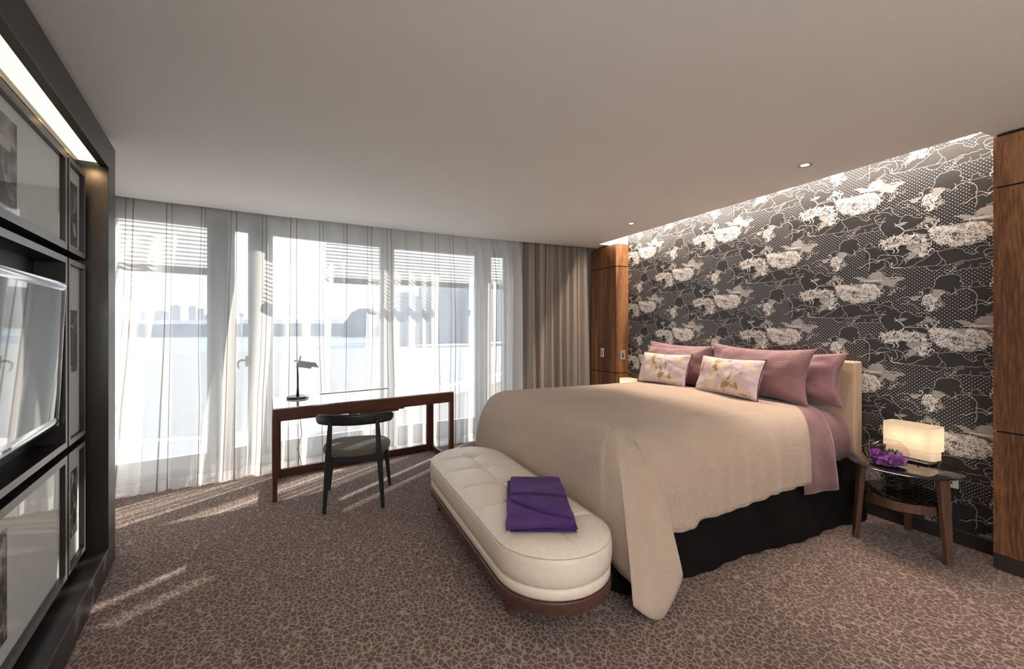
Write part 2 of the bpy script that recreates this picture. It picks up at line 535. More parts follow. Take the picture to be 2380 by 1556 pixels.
# ---------------------------------------------------------------- mesh helpers
class MB:
    """collects shapes for ONE mesh object"""
    def __init__(self):
        self.v, self.f, self.mi, self.uv = [], [], [], []
        self.has_uv = False

    def add(self, verts, faces, mi=0, uvs=None):
        o = len(self.v)
        self.v.extend([tuple(p) for p in verts])
        for k, f in enumerate(faces):
            self.f.append(tuple(i + o for i in f))
            self.mi.append(mi)
        if uvs is not None:
            self.has_uv = True
            self.uv.extend(uvs)
        else:
            self.uv.extend([(0, 0)] * len(verts))
        return self

    def box(self, x0, x1, y0, y1, z0, z1, mi=0, bev=0.0):
        if bev <= 0:
            vs = [(x, y, z) for z in (z0, z1) for y in (y0, y1) for x in (x0, x1)]
            fs = [(0, 2, 3, 1), (4, 5, 7, 6), (0, 1, 5, 4), (2, 6, 7, 3), (0, 4, 6, 2), (1, 3, 7, 5)]
            return self.add(vs, fs, mi)
        bm = bmesh.new()
        bmesh.ops.create_cube(bm, size=1.0)
        for p in bm.verts:
            p.co = Vector(((x0 + x1) / 2 + p.co.x * (x1 - x0), (y0 + y1) / 2 + p.co.y * (y1 - y0), (z0 + z1) / 2 + p.co.z * (z1 - z0)))
        bmesh.ops.bevel(bm, geom=bm.edges[:], offset=bev, segments=2, affect='EDGES', profile=0.5)
        return self.bm(bm, mi)

    def bm(self, bm, mi=0, mat=None):
        bm.verts.index_update()
        vs = [(mat @ p.co) if mat else p.co.copy() for p in bm.verts]
        fs = [[p.index for p in f.verts] for f in bm.faces]
        bm.free()
        return self.add(vs, fs, mi)

    def prism(self, poly, z0, z1, mi=0):
        k = len(poly)
        vs = [(p[0], p[1], z0) for p in poly] + [(p[0], p[1], z1) for p in poly]
        fs = [tuple(range(k))[::-1], tuple(range(k, 2 * k))]
        fs += [(i, (i + 1) % k, k + (i + 1) % k, k + i) for i in range(k)]
        return self.add(vs, fs, mi)

    def rings(self, rings, mi=0, cap=True, closed=True):
        """loft through equal-length closed rings"""
        k = len(rings[0])
        vs = [p for r in rings for p in r]
        fs = []
        for i in range(len(rings) - 1):
            for j in range(k if closed else k - 1):
                a, b = i * k + j, i * k + (j + 1) % k
                fs.append((a, b, b + k, a + k))
        if cap and closed:
            fs.append(tuple(range(k))[::-1])
            fs.append(tuple(range((len(rings) - 1) * k, len(rings) * k)))
        return self.add(vs, fs, mi)

    def tube(self, pts, rad, seg=10, mi=0, squash=1.0):
        pts = [Vector(p) for p in pts]
        rads = rad if isinstance(rad, (list, tuple)) else [rad] * len(pts)
        rings = []
        up = Vector((0, 0, 1))
        prev = None
        for i, p in enumerate(pts):
            t = (pts[min(i + 1, len(pts) - 1)] - pts[max(i - 1, 0)]).normalized()
            if prev is None:
                a = t.cross(up)
                if a.length < 1e-4:
                    a = t.cross(Vector((1, 0, 0)))
                a.normalize()
            else:
                a = (prev - t * prev.dot(t)).normalized()
            prev = a
            b = t.cross(a)
            rings.append([p + a * math.cos(2 * PI * k / seg) * rads[i] + b * math.sin(2 * PI * k / seg) * rads[i] * squash for k in range(seg)])
        return self.rings(rings, mi)

    def lathe(self, prof, c=(0, 0, 0), seg=32, mi=0, cap=True):
        rings = [[(c[0] + r * math.cos(2 * PI * k / seg), c[1] + r * math.sin(2 * PI * k / seg), c[2] + z) for k in range(seg)] for r, z in prof]
        return self.rings(rings, mi, cap)

    def bar(self, p, q, wa, wb=None, da=None, db=None, xdir=None, mi=0, seg4=True):
        """tapered rectangular bar from p to q; widths at p and q along xdir and across it"""
        p, q = Vector(p), Vector(q)
        wb = wa if wb is None else wb
        da = wa if da is None else da
        db = wb if db is None else db
        t = (q - p).normalized()
        x = Vector(xdir or (1, 0, 0))
        x = (x - t * x.dot(t)).normalized()
        y = t.cross(x)
        rs = []
        for c, a, d in ((p, wa, da), (q, wb, db)):
            h, k = a / 2, d / 2
            e = min(h, k) * 0.25
            rs.append([c + x * (-h + e) - y * k, c + x * (h - e) - y * k, c + x * h - y * (k - e), c + x * h + y * (k - e),
                       c + x * (h - e) + y * k, c + x * (-h + e) + y * k, c - x * h + y * (k - e), c - x * h - y * (k - e)])
        return self.rings(rs, mi)

    def grid(self, P, nu, nv, mi=0, uv=None, close_u=False):
        vs = [P(i, j) for i in range(nu) for j in range(nv)]
        uvs = [uv(i, j) for i in range(nu) for j in range(nv)] if uv else None
        fs = []
        for i in range(nu if close_u else nu - 1):
            for j in range(nv - 1):
                a = i * nv + j
                b = ((i + 1) % nu) * nv + j
                fs.append((a, b, b + 1, a + 1))
        return self.add(vs, fs, mi, uvs)

    def build(self, name, mats, parent=None, smooth=False, loc=None, rot=None):
        me = bpy.data.meshes.new(name)
        me.from_pydata(self.v, [], self.f)
        if isinstance(mats, str):
            mats = [mats]
        for mm in mats:
            me.materials.append(MATS[mm])
        if len(mats) > 1:
            me.polygons.foreach_set('material_index', self.mi)
        if self.has_uv:
            ul = me.uv_layers.new(name='UVMap')
            idx = np.empty(len(me.loops), np.int32)
            me.loops.foreach_get('vertex_index', idx)
            ul.data.foreach_set('uv', np.array(self.uv, np.float32)[idx].ravel())
        me.polygons.foreach_set('use_smooth', [bool(smooth)] * len(me.polygons))
        me.update()
        bm = bmesh.new()
        bm.from_mesh(me)
        if not self.has_uv and len(bm.faces) < 60000:
            bmesh.ops.recalc_face_normals(bm, faces=bm.faces[:])
        bm.to_mesh(me)
        bm.free()
        o = bpy.data.objects.new(name, me)
        COL.objects.link(o)
        if parent:
            o.parent = parent
        if loc:
            o.location = loc
        if rot:
            o.rotation_euler = rot
        if smooth == 'auto':
            try:
                me.set_sharp_from_angle(angle=R_(35))
            except Exception:
                pass
        return o


def thing(name, label, cat, loc=(0, 0, 0), rotz=0.0, group=None):
    o = bpy.data.objects.new(name, None)
    COL.objects.link(o)
    o.empty_display_size = 0.1
    o.location = loc
    o.rotation_euler = (0, 0, rotz)
    o['label'] = label
    o['category'] = cat
    if group:
        o['group'] = group
    return o


def tag(o, label, cat, group=None, kind=None):
    o['label'] = label
    o['category'] = cat
    if group:
        o['group'] = group
    if kind:
        o['kind'] = kind
    return o


def struct(o):
    o['kind'] = 'structure'
    return o


def dup(root, label=None, loc=None, rotz=None, group=None):
    r = root.copy()
    COL.objects.link(r)
    if label:
        r['label'] = label
    if group:
        r['group'] = group
    if loc is not None:
        r.location = loc
    if rotz is not None:
        r.rotation_euler = (0, 0, rotz)
    for ch in list(root.children):
        c = ch.copy()
        COL.objects.link(c)
        c.parent = r
        for g in list(ch.children):
            d = g.copy()
            COL.objects.link(d)
            d.parent = c
    return r


def interp(tab, x):
    xs = [t[0] for t in tab]
    if x <= xs[0]:
        return tab[0][1]
    for a, b in zip(tab, tab[1:]):
        if x <= b[0]:
            k = (x - a[0]) / (b[0] - a[0])
            return a[1] + (b[1] - a[1]) * k
    return tab[-1][1]


def smooth_tab(tab, x):
    xs = [t[0] for t in tab]
    ys = [t[1] for t in tab]
    if x <= xs[0]:
        return ys[0]
    if x >= xs[-1]:
        return ys[-1]
    i = max(k for k in range(len(xs) - 1) if xs[k] <= x)
    x0, x1, y0, y1 = xs[i], xs[i + 1], ys[i], ys[i + 1]
    m0 = (ys[i + 1] - ys[max(i - 1, 0)]) / (xs[i + 1] - xs[max(i - 1, 0)])
    m1 = (ys[min(i + 2, len(xs) - 1)] - ys[i]) / (xs[min(i + 2, len(xs) - 1)] - xs[i])
    h = x1 - x0
    t = (x - x0) / h
    return ((2 * t**3 - 3 * t**2 + 1) * y0 + (t**3 - 2 * t**2 + t) * h * m0 + (-2 * t**3 + 3 * t**2) * y1 + (t**3 - t**2) * h * m1)


def nz3(x, y, z):
    return mnoise.noise(Vector((x, y, z)))

# ---------------------------------------------------------------- the room shell
WX = 3.84            # papered wall
PX = 3.64            # face of the walnut piers
EDGE = [(-2.6, 4.55), (-1.55, 4.81), (-0.87, 4.915), (-0.41, 4.985), (0.28, 5.03), (0.72, 5.08), (2.32, 5.14), (3.57, 5.12), (3.9, 5.12)]
FAC = [(-2.6, 4.72), (-1.75, 4.90), (-1.1, 5.02), (-0.5, 5.20), (0.3, 5.36), (1.0, 5.44), (2.0, 5.52), (3.0, 5.55), (3.9, 5.55)]


def edge_y(x):
    return smooth_tab(EDGE, x)


def fac_y(x):
    return smooth_tab(FAC, x)


BACK = -2.7
floor_pts = [(-2.2, BACK), (3.95, BACK), (3.95, fac_y(3.9))] + [(3.9 - 6.3 * k / 30, fac_y(3.9 - 6.3 * k / 30) + 0.02) for k in range(1, 31)]
mb = MB()
mb.prism(floor_pts, -0.12, 0.0)
struct(mb.build('floor', 'carpet'))

# ceiling: one slab with a light slot along the papered wall and a curtain pocket along the glass
SLOT = 3.521
outl = [(-2.4, BACK), (3.95, BACK), (3.95, 1.15), (SLOT, 1.15), (SLOT, 4.86), (3.95, 4.86), (3.95, edge_y(3.9))]
outl += [(3.9 - 6.2 * k / 40, edge_y(3.9 - 6.2 * k / 40)) for k in range(1, 41)]
mb = MB()
bm = bmesh.new()
lo = [bm.verts.new((p[0], p[1], CZ)) for p in outl]
hi = [bm.verts.new((p[0], p[1], CZ + 0.36)) for p in outl]
from mathutils.geometry import tessellate_polygon
for tri in tessellate_polygon([[Vector((p[0], p[1], 0)) for p in outl]]):
    bm.faces.new([lo[q] for q in tri])
for i in range(len(lo)):
    j = (i + 1) % len(lo)
    bm.faces.new((lo[i], lo[j], hi[j], hi[i]))
bmesh.ops.recalc_face_normals(bm, faces=bm.faces[:])
mb.bm(bm)
mb.box(-2.6, 4.0, BACK - 0.1, 5.75, CZ + 0.36, CZ + 0.46)
struct(mb.build('ceiling', 'ceiling_paint'))

# back and left walls
mb = MB()
mb.box(-2.6, 4.0, BACK - 0.12, BACK, 0, CZ + 0.36)
struct(mb.build('wall_back', 'white_paint'))

U0 = Vector((-1.122, 3.41, 0))          # foot of the niche's far front corner
UA = math.atan2(0.9862, -0.1653)        # its direction along the wall


def unit_pt(s, d):
    """point at s along the left wall (away from the camera) and d into it"""
    return U0.x - 0.1653 * s - 0.9862 * d, U0.y + 0.9862 * s - 0.1653 * d


mb = MB()
a, b_, c_, d_ = unit_pt(-6.2, 0.24), unit_pt(1.75, 0.24), unit_pt(1.75, 0.36), unit_pt(-6.2, 0.36)
mb.prism([a, b_, c_, d_], 0, CZ + 0.36)
struct(mb.build('wall_left', 'white_paint'))

# plain wall before the near pier
mb = MB()
mb.box(PX + 0.02, WX + 0.12, BACK, -0.62, 0, CZ)
struct(mb.build('wall_right_return', 'white_paint'))


# walnut piers: three veneered boards with dark joints over a dark core
def pier(name, y0, y1, plinth):
    root = bpy.data.objects.new(name, None)
    COL.objects.link(root)
    struct(root)
    root.location = (PX, y0, 0)
    ln = y1 - y0
    m = MB()
    m.box(0.014, WX - PX + 0.1, 0.012, ln - 0.012, 0.0, CZ - (0.014 if name == 'trim_1' else 0.004))
    m.build('core', 'black_gap', root)
    g = 0.005
    lv = [(0.094 if plinth else 0.0, 0.81 - g), (0.81 + g, 2.242 - g), (2.242 + g, CZ - 0.022)]
    for z0, z1 in lv:
        m = MB()
        m.box(0, WX - PX + 0.1, 0, ln, z0, z1, bev=0.002)
        m.build('board', 'walnut', root)
    if plinth:
        m = MB()
        m.box(0.004, WX - PX + 0.1, 0.002, ln, 0.0, 0.092)
        m.build('plinth', 'dark_plinth', root)


pier('trim_1', 4.644, 5.22, True)
pier('trim_2', -0.62, 1.137, True)

# baseboard of the papered wall
mb = MB()
mb.box(WX - 0.014, WX + 0.02, 1.137, 4.644, 0, 0.092, bev=0.003)
struct(mb.build('baseboard_right', 'dark_plinth'))

# ---------------------------------------------------------------- papered wall: drawn pattern as printed shapes
PXW = WX
TW, TH = 0.585, 0.69       # columns stand TW apart, each half a repeat lower


def trace(X, Y):
    """a point of the drawing, measured on the paper (metres along the wall, metres up)"""
    px, py = 2020 + X / 6.483, 500 + Y / 6.483
    rx, rz = (px - 1190) / 1000, -(py - 762) / 1000
    ca, sa = math.cos(YAW), math.sin(YAW)
    wx, wy = rx * ca + sa, -rx * sa + ca
    t = WX / wx
    return (wy * t, EYE + rz * t)


def T(*p):
    return [trace(p[i], p[i + 1]) for i in range(0, len(p), 2)]


OUTL = [   # (half width in mm, points)
    (1.6, T(955,1110, 985,1060, 995,1000, 1020,960, 1080,920, 1150,910, 1220,890, 1300,895, 1360,915, 1390,945, 1380,980, 1365,995, 1395,1010, 1415,1035, 1400,1065, 1385,1090)),
    (2.2, T(1240,1200, 1300,1165, 1345,1130, 1400,1115, 1470,1105, 1530,1120, 1590,1160, 1625,1210, 1632,1250, 1605,1280, 1622,1310, 1610,1350, 1625,1400, 1620,1450, 1600,1490)),
    (2.8, T(1610,1355, 1560,1365, 1510,1390, 1470,1415, 1400,1420, 1345,1435)),
    (2.2, T(1615,1355, 1660,1340, 1720,1335, 1770,1365, 1820,1330, 1865,1305)),
    (1.6, T(1510,1085, 1545,1060, 1555,1020, 1590,1005, 1660,1005, 1670,1040, 1720,1055, 1770,1072)),
    (1.1, T(1400,1077, 1510,1077)), (1.1, T(1510,1090, 1640,1082, 1760,1075)), (1.1, T(1770,1072, 1870,1068)), (1.1, T(1785,1112, 1870,1105)),
    (2.0, T(1285,1095, 1305,1120, 1300,1155, 1245,1200)), (2.0, T(1200,1160, 1240,1200, 1270,1185)), (2.4, T(1060,1230, 1120,1170, 1160,1155, 1190,1180, 1190,1215)),
    (2.0, T(1300,1170, 1320,1185, 1322,1205)),
    (1.6, T(955,1112, 900,1100, 840,1110, 800,1150, 800,1190, 760,1235, 700,1280, 650,1285)),
    (1.5, T(410,1295, 470,1255, 540,1240, 610,1240, 645,1285)), (1.6, T(650,1285, 740,1287, 800,1288, 850,1260)),
    (1.6, T(480,1340, 560,1335, 600,1305, 620,1300)), (1.4, T(530,1290, 600,1302)), (1.5, T(570,1360, 600,1320, 610,1300)),
    (1.5, T(600,1340, 660,1350, 700,1385, 740,1410, 745,1440)),
    (1.6, T(540,800, 660,765, 740,710, 800,690, 850,655, 930,600, 1000,547, 1080,545, 1180,515, 1280,500, 1360,500, 1420,520, 1450,560, 1520,580, 1570,600)),
    (1.6, T(1570,590, 1620,560, 1655,565)), (1.6, T(1620,560, 1610,530, 1640,480, 1700,460, 1780,455, 1840,468)),
    (1.5, T(1030,548, 1050,600, 1090,650, 1090,690, 1060,730, 1010,760)), (1.1, T(540,800, 700,785, 860,772, 1010,764, 1150,750)),
    (1.4, T(1095,660, 1130,675, 1155,715, 1150,748)),
    (1.4, T(862,772, 875,805, 920,830, 1000,838, 1060,820, 1110,780, 1200,745, 1260,735, 1320,715, 1380,690, 1440,680, 1490,690, 1550,670, 1640,665, 1670,650, 1715,645)),
    (1.4, T(1230,850, 1270,800, 1310,750, 1380,715, 1420,700)), (1.4, T(1280,845, 1265,820, 1300,780)), (1.4, T(1320,830, 1305,805, 1350,750, 1420,722, 1415,695)),
    (1.3, T(1140,860, 1130,845, 1170,825, 1220,835, 1240,855, 1180,870, 1140,860)),
    (1.4, T(1240,857, 1320,850, 1400,815, 1500,805, 1600,800, 1690,785, 1760,790, 1820,765, 1865,730)), (1.4, T(1670,755, 1690,785)), (1.3, T(1520,740, 1540,765, 1500,802)),
    (1.6, T(1865,560, 1800,580, 1750,610, 1765,645, 1820,665, 1865,690)),
    (1.6, T(180,1390, 110,1400, 80,1430, 95,1465, 150,1500, 190,1505, 250,1498)), (1.6, T(190,1505, 215,1470, 255,1445)),
    (1.5, T(190,1360, 260,1370, 310,1390, 350,1430)), (1.5, T(500,1470, 490,1500, 460,1520, 465,1556)),
    (1.6, T(0,1300, 60,1300, 130,1325, 150,1360, 190,1340, 250,1310, 300,1305, 345,1330, 360,1390, 400,1420, 440,1450, 500,1470, 560,1455, 620,1470, 660,1495, 720,1525, 800,1530)),
    (1.4, T(700,1500, 740,1480, 800,1475, 880,1485, 930,1495)),
    (5.0, T(380,130, 420,160, 480,190, 525,235, 505,280, 440,320, 400,345, 300,385)), (3.4, T(380,180, 425,158, 450,140)), (3.6, T(500,215, 530,245, 500,300)),
    (2.6, T(530,245, 680,222, 830,200)), (1.4, T(530,237, 680,192, 750,130)),
    (1.8, T(185,150, 165,190, 185,240, 215,270, 230,310, 270,335, 260,370, 290,400)), (1.6, T(185,150, 100,200, 40,205)), (1.5, T(180,150, 200,120, 255,95)),
    (1.6, T(165,545, 210,520, 280,580, 300,600)),
    (2.0, T(120,670, 160,620, 240,600, 320,615, 390,620, 425,680, 430,720, 380,760, 330,782)), (2.0, T(390,605, 480,620, 530,660, 550,700, 555,740)),
    (1.6, T(170,690, 240,660, 310,650, 340,660)), (2.0, T(120,690, 200,680, 260,690, 310,740, 320,790)), (1.6, T(230,710, 245,760, 200,800, 150,830)),
    (2.2, T(0,670, 60,665, 110,690, 150,715)), (4.0, T(90,680, 130,700, 165,700)),
    (5.5, T(340,500, 380,545, 350,590)), (5.5, T(400,500, 445,530, 420,575)), (3.0, T(560,500, 620,530, 670,550)),
    (1.6, T(720,590, 690,610, 650,650, 600,680, 560,700)), (2.4, T(860,510, 900,450, 950,410)), (2.0, T(830,430, 950,412)), (1.6, T(500,640, 540,600, 575,580)),
    (4.5, T(320,790, 380,800, 450,795, 540,800)), (4.0, T(330,750, 350,720, 340,780)), (1.6, T(480,680, 500,720, 430,765)), (1.6, T(490,680, 540,690, 600,690)),
    (1.4, T(100,830, 160,835, 230,800, 280,790)), (1.4, T(200,885, 240,880, 250,910)), (1.3, T(350,930, 370,880, 410,895, 490,900)),
    (1.3, T(420,960, 480,935, 520,950, 545,968)), (1.4, T(330,1080, 420,1085, 510,1110, 555,1060)), (1.3, T(510,1140, 520,1105)),
    (1.4, T(1090,120, 1085,160, 1110,190)), (1.3, T(910,460, 925,480, 920,515)),
]
HATCH = [
    T(650,1280, 665,1235, 720,1215, 780,1215, 750,1245, 700,1280),
    T(955,1120, 1060,1120, 1130,1160, 1080,1210, 1020,1245, 970,1240, 955,1180),
    T(1050,1310, 1110,1310, 1110,1380, 1060,1400),
    T(450,150, 480,115, 550,100, 540,130, 490,165),
    T(530,290, 620,310, 700,285, 850,290, 840,330, 780,350, 620,330, 520,345),
    T(560,440, 700,430, 830,430, 760,500, 700,550, 640,535, 580,490),
    T(600,570, 720,530, 760,500, 730,580, 660,640, 600,670, 540,680, 580,640),
    T(850,40, 960,45, 970,80, 920,115, 850,120),
    T(1100,200, 1180,160, 1420,120, 1640,70, 1860,50, 1860,110, 1700,110, 1560,120, 1470,130, 1440,210, 1300,200, 1200,180),
    T(0,985, 150,975, 420,962, 500,945, 540,962, 420,1000, 410,1040, 340,1080, 240,1060, 160,1090, 130,1050, 0,1040),
    T(0,930, 30,905, 80,870, 130,845, 190,870, 230,940, 300,945, 430,925, 500,940, 300,965, 0,975),
    T(1290,15, 1400,0, 1480,5, 1860,0, 1860,40, 1640,60, 1500,80, 1410,95, 1415,40),
    T(1380,440, 1500,410, 1640,390, 1600,430, 1500,455, 1400,465),
]
SCRIB = [   # (coverage, polygon)
    (0.75, T(830,1210, 930,1200, 960,1240, 1010,1260, 1000,1330, 980,1370, 970,1420, 920,1440, 900,1380, 830,1350, 820,1300, 850,1250)),
    (0.5, T(1000,1270, 1060,1240, 1110,1200, 1150,1240, 1110,1270, 1050,1290)),
    (0.75, T(200,400, 290,370, 420,330, 500,350, 620,330, 700,290, 760,330, 850,360, 840,400, 700,420, 560,440, 420,470, 300,500, 220,480)),
    (1.1, T(740,560, 800,520, 850,480, 900,560, 890,590, 830,610, 770,620)),
    (0.6, T(760,50, 850,20, 1000,20, 1050,60, 1110,75, 1030,110, 950,180, 850,190, 720,190, 760,130, 850,125, 930,115, 970,80, 960,45, 850,38)),
    (1.5, T(870,220, 960,200, 1050,170, 1200,180, 1300,200, 1440,210, 1470,130, 1560,120, 1700,110, 1790,135, 1850,200, 1830,270, 1760,330, 1640,390, 1500,410, 1420,440, 1340,465, 1230,460, 1180,430, 1090,445, 1000,400, 980,340, 960,290, 900,250)),
    (0.55, T(870,220, 960,200, 1000,250, 980,330, 900,400, 870,350, 920,290)),
    (0.5, T(0,1040, 60,1040, 150,1090, 200,1090, 240,1140, 220,1190, 150,1240, 60,1220, 0,1240)),
    (0.5, T(280,1150, 340,1100, 440,1110, 460,1150, 400,1160, 330,1210, 290,1200)),
    (0.45, T(1010,1255, 1000,1330, 1045,1320, 1050,1270)),
]
BARE = [
    T(955,1110, 985,1060, 995,1000, 1020,960, 1080,920, 1150,910, 1220,890, 1300,895, 1360,915, 1390,945, 1380,980, 1365,995, 1395,1010, 1415,1035, 1400,1065, 1385,1090, 1400,1115, 1300,1165, 1240,1200, 1200,1160, 1150,1150, 1120,1160, 1060,1125, 960,1120),
    T(800,1190, 800,1150, 840,1110, 900,1100, 950,1130, 950,1180, 900,1195, 850,1195),
    T(700,1280, 780,1215, 830,1200, 850,1240, 800,1285),
    T(540,800, 740,710, 850,655, 1000,545, 1180,515, 1360,500, 1450,560, 1570,600, 1620,560, 1640,480, 1780,455, 1870,470, 1870,735, 1820,765, 1760,790, 1600,800, 1400,815, 1310,840, 1310,780, 1420,700, 1200,745, 1110,780, 1060,820, 1000,838, 920,830, 875,805, 860,772),
    T(185,150, 165,190, 185,240, 230,310, 270,350, 300,400, 200,440, 0,465, -60,600, 0,830, 60,870, 110,830, 200,830, 330,790, 540,800, 740,710, 850,655, 1000,545, 950,560, 870,590, 700,560, 860,440, 870,300, 900,200, 760,140, 800,60, 720,20, 640,0, 455,0, 460,60, 430,100, 260,100, 170,150),
    T(1400,1080, 1870,1068, 1870,1320, 1730,1335, 1615,1355, 1620,1300, 1605,1280, 1630,1240, 1600,1170, 1500,1105, 1400,1115),
    T(1625,1360, 1730,1335, 1875,1310, 1875,1560, 1600,1560, 1620,1440),
    T(1510,1088, 1545,1060, 1555,1020, 1590,1005, 1660,1005, 1670,1040, 1770,1075),
    T(0,1300, 130,1325, 190,1345, 300,1305, 360,1390, 500,1470, 660,1495, 800,1530, 800,1600, 0,1600),
]


def inside(p, poly):
    x, y = p
    c = False
    j = len(poly) - 1
    for i in range(len(poly)):
        xi, yi = poly[i]
        xj, yj = poly[j]
        if (yi > y) != (yj > y) and x < (xj - xi) * (y - yi) / (yj - yi) + xi:
            c = not c
        j = i
    return c


def catmull(pts, step=0.006):
    out = []
    n_ = len(pts)
    for i in range(n_ - 1):
        p0, p1, p2, p3 = pts[max(i - 1, 0)], pts[i], pts[i + 1], pts[min(i + 2, n_ - 1)]
        k = max(1, int(math.hypot(p2[0] - p1[0], p2[1] - p1[1]) / step))
        for q in range(k):
            t = q / k
            f = [0.5 * (2 * p1[a] + (p2[a] - p0[a]) * t + (2 * p0[a] - 5 * p1[a] + 4 * p2[a] - p3[a]) * t * t + (3 * p1[a] - p0[a] - 3 * p2[a] + p3[a]) * t**3) for a in (0, 1)]
            out.append(tuple(f))
    out.append(pts[-1])
    return out


TV_, TF_, TM_ = [], [], []     # one repeat of the drawing: 2-D verts, faces, ink


def strip(pts, hw, depth):
    o = len(TV_)
    k = len(pts)
    for i, p in enumerate(pts):
        a, b = pts[max(i - 1, 0)], pts[min(i + 1, k - 1)]
        dx, dy = b[0] - a[0], b[1] - a[1]
        l_ = math.hypot(dx, dy) or 1
        h = hw if not callable(hw) else hw(i / (k - 1))
        TV_.append((p[0] - dy / l_ * h, p[1] + dx / l_ * h, depth))
        TV_.append((p[0] + dy / l_ * h, p[1] - dx / l_ * h, depth))
    for i in range(k - 1):
        TF_.append((o + 2 * i, o + 2 * i + 1, o + 2 * i + 3, o + 2 * i + 2))
        TM_.append(1)


wr = random.Random(11)
for hw, pts in OUTL:
    c = catmull(pts)
    c = [(p[0] + wr.uniform(-1, 1) * 0.0014, p[1] + wr.uniform(-1, 1) * 0.0014) for p in c]
    tip = hw > 2.3
    hw *= 0.55
    strip(c, (lambda t, h=hw: h * 0.001 * (0.35 + 0.65 * math.sin(PI * min(1, t * 1.0 + 0.08)) ** 0.6)) if tip else hw * 0.001, 0.0009)
for poly in HATCH:
    zs = [p[1] for p in poly]
    z = min(zs)
    while z < max(zs):
        xs = []
        j = len(poly) - 1
        for i in range(len(poly)):
            (xi, yi), (xj, yj) = poly[i], poly[j]
            if (yi > z) != (yj > z):
                xs.append((xj - xi) * (z - yi) / (yj - yi) + xi)
            j = i
        xs.sort()
        for a, b_ in zip(xs[::2], xs[1::2]):
            a -= wr.uniform(-0.006, 0.016)
            b_ += wr.uniform(-0.006, 0.016)
            if b_ - a < 0.004:
                continue
            k = max(1, int((b_ - a) / 0.04))
            strip([(a + (b_ - a) * q / k, z + wr.uniform(-1, 1) * 0.0004) for q in range(k + 1)], 0.00068, 0.0006)
        z += 0.0033
lay = [0.0012]


def curl(p, ink, rlo, rhi, hlo, hhi):
    r = wr.uniform(rlo, rhi)
    a0 = wr.uniform(0, 2 * PI)
    da = wr.choice((-1, 1)) * wr.uniform(2.0, 4.5)
    k = 7
    pts = [(p[0] + r * (1 - 0.5 * q / k) * math.cos(a0 + da * q / k), p[1] + r * (1 - 0.5 * q / k) * math.sin(a0 + da * q / k)) for q in range(k + 1)]
    h = wr.uniform(hlo, hhi)
    lay[0] += 0.0000035
    n0 = len(TM_)
    strip(pts, lambda t, h=h: h * (0.4 + 1.2 * math.sin(PI * t)), lay[0])
    for q in range(n0, len(TM_)):
        TM_[q] = ink


def spot_in(poly, grow=0.0):
    xs, zs = [p[0] for p in poly], [p[1] for p in poly]
    for _t in range(40):
        p = (wr.uniform(min(xs), max(xs)), wr.uniform(min(zs), max(zs)))
        if inside(p, poly):
            return p
    return poly[0]


for dens, poly in SCRIB:
    A = abs(sum(poly[i - 1][0] * poly[i][1] - poly[i][0] * poly[i - 1][1] for i in range(len(poly)))) / 2
    if dens >= 0.7:      # foliage: a white mass with a ragged rim and dark gaps
        cx_, cz_ = sum(p[0] for p in poly) / len(poly), sum(p[1] for p in poly) / len(poly)
        ring = catmull(list(poly) + [poly[0]], 0.005)[:-1]
        ring = [(p[0] + wr.uniform(-1, 1) * 0.004, p[1] + wr.uniform(-1, 1) * 0.004) for p in ring]
        tri = tessellate_polygon([[Vector((p[0], p[1], 0)) for p in ring]])
        o_ = len(TV_)
        TV_.extend([(p[0], p[1], 0.0008) for p in ring])
        for t_ in tri:
            TF_.append((o_ + t_[0], o_ + t_[1], o_ + t_[2], o_ + t_[2]))
            TM_.append(1)
        for _ in range(int(A * 8500 * (1.0 if dens >= 1 else 1.6))):
            curl(spot_in(poly), 0, 0.003, 0.011, 0.0007, 0.0017)
        for _ in range(int(A * 8000)):
            curl(spot_in(poly), 1, 0.003, 0.009, 0.0005, 0.0010)
        for p in ring[::1]:
            if wr.random() < 0.75:
                curl((p[0] + wr.uniform(-1, 1) * 0.006, p[1] + wr.uniform(-1, 1) * 0.006), 1, 0.004, 0.011, 0.0006, 0.0014)
    else:
        for _ in range(int(A * dens * 16000)):
            curl(spot_in(poly), 1, 0.004, 0.013, 0.0005, 0.0011)

for poly, k in ((SCRIB[2][1], 34), (SCRIB[5][1], 22), (SCRIB[0][1], 12), (SCRIB[3][1], 10)):    # loose tendrils about the foliage
    for _ in range(k):
        p = poly[wr.randrange(len(poly))]
        curl((p[0] + wr.uniform(-1, 1) * 0.02, p[1] + wr.uniform(-1, 1) * 0.018), 1, 0.010, 0.024, 0.0008, 0.0019)

solid = BARE + HATCH + [p for _, p in SCRIB]
shifts = [(i * TW, j * TH + (i % 2) * TH / 2) for i in (-2, -1, 0, 1, 2) for j in (-2, -1, 0, 1, 2)]
bx = [(min(q[0] for q in p), max(q[0] for q in p), min(q[1] for q in p), max(q[1] for q in p)) for p in solid]
DOTS = []
x_base, z_base = 1.4, 2.0
for r in range(60):
    for c in range(22):
        y = x_base + (c + 0.5 * (r % 2)) * TW / 22
        z = z_base + r * TH / 60
        hit = False
        for sy, sz in shifts:
            q = (y - sy, z - sz)
            for bb, poly in zip(bx, solid):
                if bb[0] <= q[0] <= bb[1] and bb[2] <= q[1] <= bb[3] and inside(q, poly):
                    hit = True
                    break
            if hit:
                break
        if not hit:
            DOTS.append((y, z))

